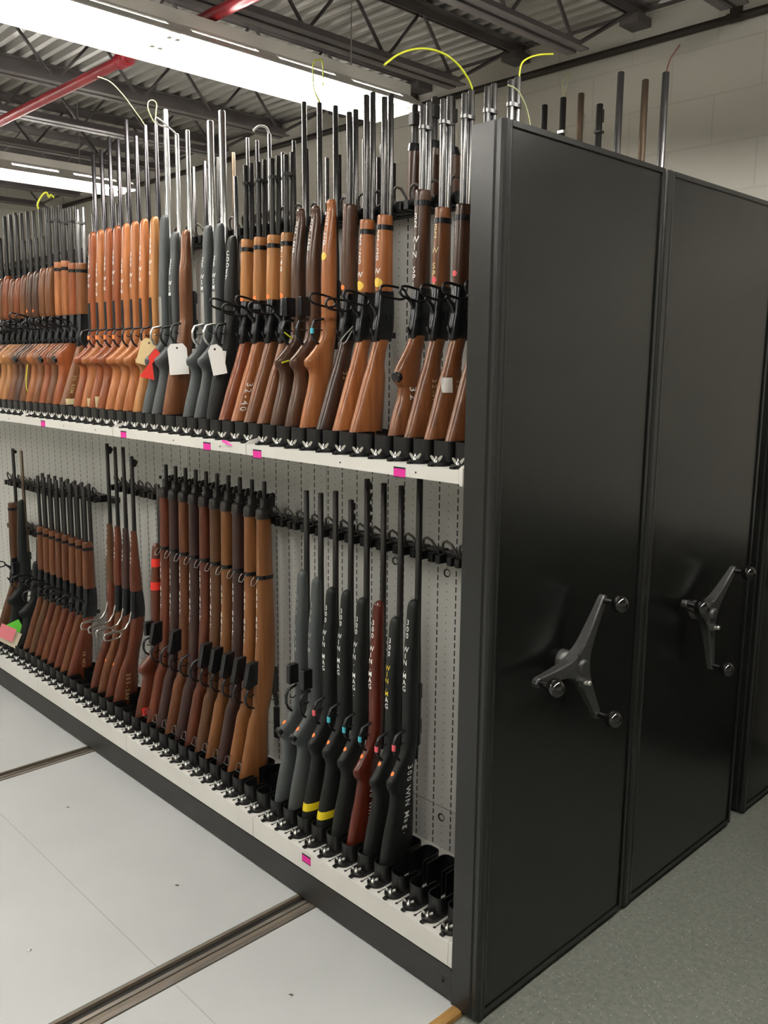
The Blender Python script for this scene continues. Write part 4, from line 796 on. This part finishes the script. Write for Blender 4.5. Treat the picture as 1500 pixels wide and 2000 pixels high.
# last ones at the left edge
g = gun_at('L', 3, 7, 'black synthetic rifle near the left edge, coloured paper notes hanging by it', group=GL)
gun_bolt(g, sc=1.0, tip=0.815, muz=1.08, wood='synthetic_black', barrel='barrel_brown', mag='box')
g = gun_at('L', 3, 5, 'short black rifle standing low beside the eight lever rifles', group=GL)
gun_bolt(g, sc=0.86, tip=0.50, muz=0.62, wood='synthetic_black', barrel='barrel_black')
g = gun_at('L', 3, 9, 'olive-brown rifle with tall front sight at the left edge, lower shelf', group=GL)
gun_lever(g, wf='wood_umber_shaded', ws='wood_umber_shaded', muz=1.08, ftop=0.78, barrel='barrel_black', ring=False, tube=False, sight=True)

# guns standing on the hidden far side of the first carriage, muzzles showing over the rail
rear = [(-1.807, 2.573, 'barrel_brown'), (-1.709, 2.613, 's'), (-1.644, 2.595, 's'), (-1.564, 2.606, 's'), (-1.412, 2.556, 's'), (-2.019, 2.575, 's'), (-1.922, 2.576, 'barrel_black'), (-2.108, 2.567, 's'),
        (-1.153, 2.467, 's'), (-1.22, 2.464, 's'), (-1.022, 2.50, 's'), (-1.090, 2.562, 's'), (-0.877, 2.40, 'barrel_black'), (-0.560, 2.41, 'barrel_black'), (-1.336, 2.517, 's'), (-1.480, 2.525, 's'), (-2.495, 2.613, 's'), (-2.317, 2.554, 's'), (-2.592, 2.593, 's'), (-2.240, 2.47, 's'), (-0.950, 2.426, 's'),
        (-2.70, 2.54, 's'), (-2.80, 2.50, 's'), (-2.93, 2.52, 's'), (-3.06, 2.48, 's'), (-3.18, 2.50, 's'), (-3.33, 2.47, 's'), (-3.50, 2.46, 's')]
for x, z, bm_ in rear:
    g = thing('rifle', 'slim gun barrel rising behind the front row, on the far side of the rack', 'rifle', (x, 0.717, ZU - 0.012), math.pi, 'guns on the far side of the first carriage')
    gun_bolt(g, sc=0.98, tip=0.66, muz=round(z - ZU + 0.012, 2), wood='wood_brown', barrel=('barrel_steel', 'barrel_mid', 'barrel_blued')[rear.index((x, z, bm_)) % 3] if bm_ == 's' else bm_, bolt_on=False)
def long_mil(x, zt, zm, label, two=False):
    g = thing('rifle', label, 'rifle', (x, 0.717, ZU - 0.012), math.pi, 'guns on the far side of the first carriage')
    K = [(k[0] * (zt - ZU) / 1.012, k[1], k[2] , k[3]) for k in MK]; LS = Loft(K, 2.3, 2)
    link('stock', LS.build(MB()), 'wood_walnut', g); zz = zt - ZU
    link('barrel', cyl(0.203, zz - 0.05, zm - ZU, 0.0115, 0.0105), 'barrel_black', g)
    link('nose_cap', Loft([(zz - 0.004, 0.168, 0.228, 0.0205), (zz + 0.02, 0.180, 0.224, 0.017)], 2.6).build(MB()), 'gun_steel', g)
    link('front_sight', MB().rbox(-0.013, 0.013, 0.188, 0.222, zm - ZU - 0.065, zm - ZU - 0.025, 0.005), 'barrel_black', g)
long_mil(-0.786, 2.435, 2.575, 'dark full-stocked military gun behind the front row, thick muzzle left of the tall lever rifles')
long_mil(-0.700, 2.43, 2.582, 'dark full-stocked military gun partly hidden behind the pistol-grip lever rifle')
long_mil(-0.625, 2.40, 2.557, 'dark full-stocked military gun rising between the second and third tall twin barrels')
# front row of the second carriage, muzzles above the end panel
cc = [(-0.144, 2.618, 'barrel_steel', 'black-tipped gun barrel nearest the right end, thin red wire in its muzzle'), (-0.212, 2.611, 'barrel_brown', 'brown gun barrel second from the right above the end panel'), (-0.300, 2.652, 'barrel_steel', 'tallest dark gun barrel third from the right above the end panel'),
      (-0.372, 2.571, 'barrel_black', 'short knobbly black barrel fourth from the right above the end panel'), (-0.445, 2.618, 'barrel_brown', 'brown barrel with small bright fitting, third from the left above the end panel'), (-0.515, 2.619, 'barrel_black', 'black barrel with pale cord loop, second from the left above the end panel'), (-0.590, 2.610, 'barrel_black', 'leftmost short black barrel above the end panel')]
for k, (x, z, bm_, lb) in enumerate(cc):
    g = thing('rifle', lb, 'rifle', (x, 0.735, ZU - 0.012), 0, 'guns on the second carriage')
    gun_bolt(g, sc=1.0, tip=0.70, muz=round(z - ZU + 0.012, 3), wood='wood_brown', barrel=bm_, rb=0.0115, rm=0.0105, bolt_on=False)
    zz = z - ZU + 0.012
    if k == 3: link('front_sight', MB().rbox(-0.008, 0.008, 0.214, 0.226, zz - 0.055, zz - 0.015, 0.003).rbox(-0.013, 0.013, 0.196, 0.222, zz - 0.09, zz - 0.082, 0.003), 'barrel_black', g)
    if k == 4: link('front_sight', MB().rbox(-0.004, 0.004, 0.214, 0.232, zz - 0.125, zz - 0.06, 0.003).rbox(-0.006, 0.006, 0.206, 0.220, zz - 0.10, zz - 0.08, 0.003), 'stainless_steel', g)
    if k == 5: link('front_sight', MB().rbox(-0.012, 0.012, 0.196, 0.222, zz - 0.115, zz - 0.105, 0.003), 'stainless_steel', g)

# ------------------------------------------------------------------ cords, flags, paper tags
def smooth(pts, k=6):
    P = [Vector(p) for p in pts]; out = []
    for i in range(len(P) - 1):
        a, b2, c, d = P[max(i - 1, 0)], P[i], P[i + 1], P[min(i + 2, len(P) - 1)]
        for j in range(k):
            t = j / k; out.append(0.5 * ((2 * b2) + (c - a) * t + (2 * a - 5 * b2 + 4 * c - d) * t * t + (3 * b2 - a - 3 * c + d) * t ** 3))
    return out + [P[-1]]
def cord(x, yz, r, m_, label, cat='cord', drift=0.0):
    n = len(yz); pts = [(x + drift * k / (n - 1), a, c) for k, (a, c) in enumerate(yz)]
    tag(link('safety_cord', MB().tube(smooth(pts), r, 6), m_), label, cat, 'cords and cable ties on the guns')
cord(-0.291, [(0.2225, 2.440), (0.216, 2.455), (0.198, 2.474), (0.163, 2.495), (0.114, 2.508), (0.054, 2.507), (-0.006, 2.492), (-0.058, 2.467), (-0.10, 2.436)], 0.0028, 'cord_yellow', 'long yellow-green cord arching left out of a tall lever rifle muzzle')
cord(-0.140, [(0.2225, 2.440), (0.224, 2.462), (0.233, 2.483), (0.263, 2.502), (0.305, 2.518), (0.36, 2.532)], 0.0024, 'cord_yellow', 'short yellow-green cord curving right from the muzzle nearest the end panel')
cord(-1.886, [(0.206, 2.645), (0.195, 2.655), (0.177, 2.689), (0.178, 2.717), (0.196, 2.728), (0.213, 2.718), (0.209, 2.685), (0.206, 2.65)], 0.0022, 'cord_pale', 'pale cord loop standing on the lightest orange rifle muzzle')
cord(-1.966, [(0.206, 2.65), (0.192, 2.668), (0.161, 2.701), (0.116, 2.747), (0.065, 2.783), (0.014, 2.79)], 0.0020, 'cord_pale', 'thin pale green cord sweeping left across the roof joists')
cord(-1.734, [(0.208, 2.578), (0.174, 2.597), (0.136, 2.599), (0.12, 2.612), (0.124, 2.623), (0.149, 2.614), (0.174, 2.598)], 0.0030, 'cord_white', 'white cable loop bent left from a bright barrel tip')
cord(xcup(3, 2), [(0.2225, 2.455), (0.212, 2.475), (0.222, 2.505), (0.245, 2.536), (0.262, 2.543), (0.270, 2.523), (0.281, 2.536), (0.296, 2.524)], 0.0045, 'cord_yellow', 'bright yellow bent flag under the far strip light')
cord(-0.973, [(0.118, 1.835), (0.191, 1.783), (0.159, 1.761), (0.123, 1.746), (0.086, 1.739)], 0.0026, 'cord_yellow', 'yellow-green tie hanging from a dark sporter trigger guard', drift=0.03)
cord(-0.897, [(0.207, 2.53), (0.183, 2.57), (0.182, 2.636), (0.20, 2.651), (0.218, 2.648), (0.22, 2.578)], 0.0022, 'cord_yellow', 'yellow loop in front of the bright strip light')
cord(-2.955, [(0.160, 1.80), (0.150, 1.773), (0.140, 1.741)], 0.0035, 'cord_yellow', 'yellow-green tie upper one among crowded lever rifles', drift=0.05)
cord(-2.985, [(0.10, 1.72), (0.085, 1.66), (0.08, 1.60), (0.10, 1.555)], 0.0022, 'cord_yellow', 'thin yellow cord dangling over crowded lever rifle stocks', drift=0.03)
cord(-0.722, [(0.190, 1.85), (0.152, 1.818), (0.140, 1.803), (0.158, 1.800), (0.185, 1.836)], 0.0020, 'cord_grey', 'grey cable loop at the dark walnut lever rifle receiver')
cord(-0.940, [(0.52, 2.37), (0.52, 2.418), (0.508, 2.443), (0.510, 2.464), (0.52, 2.470), (0.532, 2.458), (0.530, 2.435), (0.52, 2.417)], 0.0030, 'cord_white', 'white teardrop cable loop behind the front barrels')
cord(-1.564, [(0.509, 2.60), (0.505, 2.615), (0.49, 2.628), (0.46, 2.625), (0.435, 2.605)], 0.0045, 'cord_white', 'bent white cable end hooked over a slim barrel')
cord(-0.515, [(0.943, 2.610), (0.935, 2.66), (0.96, 2.697), (0.967, 2.682), (0.945, 2.612)], 0.0018, 'cord_pale', 'pale yellow cord loop above the end panel, second barrel from left')
cord(-0.144, [(0.943, 2.612), (0.965, 2.66), (1.016, 2.712)], 0.0022, 'cord_red', 'thin dark red wire leaning right from a muzzle')
cord(-0.110, [(0.235, 2.33), (0.215, 2.37), (0.18, 2.40), (0.14, 2.405)], 0.0018, 'cord_pale', 'pale cord curving left beside the muzzle nearest the end panel')
def paper(label, m_, c, w2, h, tilt, yaw, hole=True, group='paper tags'):
    q = MB(); o = [(-w2, -h), (w2, -h), (w2, h - 0.018), (w2 - 0.014, h), (-w2 + 0.014, h), (-w2, h - 0.018)] if hole else [(-w2, -h), (w2, -h), (w2, h), (-w2, h)]
    q.prism(o, 1, -0.0006, 0.0006)
    if hole: q.tube([(0, -0.0010, h - 0.016), (0, 0.0010, h - 0.016)], 0.004, 8, 1)
    ob = link('paper_tag', q, (m_, 'slot_black') if hole else (m_,), None, c); ob.rotation_euler = (0, tilt, yaw); tag(ob, label, 'tag', group); return ob
paper('larger blank white paper tag hanging before the broad brown stock', 'paper_white', (-1.615, 0.112, 1.748), 0.036, 0.057, -0.07, 0.85)
paper('narrower blank white paper tag on the black rifle right of the brown stock', 'paper_white', (-1.312, 0.085, 1.747), 0.025, 0.052, -0.20, 0.85)
paper('white paper edge sticking out behind the narrower white tag', 'paper_white', (-1.318, 0.108, 1.738), 0.012, 0.040, 0.12, 0.95, False)
paper('cream manila tag tilted at the leftmost bay gap, above the red tag', 'paper_manila', (-1.835, 0.105, 1.775), 0.031, 0.052, 0.30, 0.8)
q = MB().add([(-0.004, 0, 0.0), (-0.045, 0, -0.055), (0.012, 0, -0.068), (0.006, 0, -0.004), (0.042, 0, 0.030), (0.020, 0, 0.055), (-0.008, 0, 0.020)], [(0, 1, 2, 3), (0, 3, 4, 5, 6)])
vs2 = [(x, 0.001, z) for x, y, z in q.v]; q.add(vs2, [(3, 2, 1, 0), (6, 5, 4, 3, 0)])
o = link('paper_tag', q, 'tape_red', None, (-1.79, 0.095, 1.735), fix=False); o.rotation_euler = (0, 0, 0.85); tag(o, 'folded red tag hanging among the orange rifle grips', 'tag', 'paper tags')
paper('bright green paper note behind the pink and cream ones, lower left', 'paper_green', (-3.300, 0.082, 0.296), 0.045, 0.060, -0.45, 0.75, False)
paper('cream paper note under the pink one at lower left', 'paper_cream', (-3.274, 0.030, 0.290), 0.058, 0.045, 0.45, 0.75, False)
paper('pink paper note on top of the cream one at lower left', 'paper_pink', (-3.258, 0.016, 0.318), 0.042, 0.038, 0.40, 0.75, False)
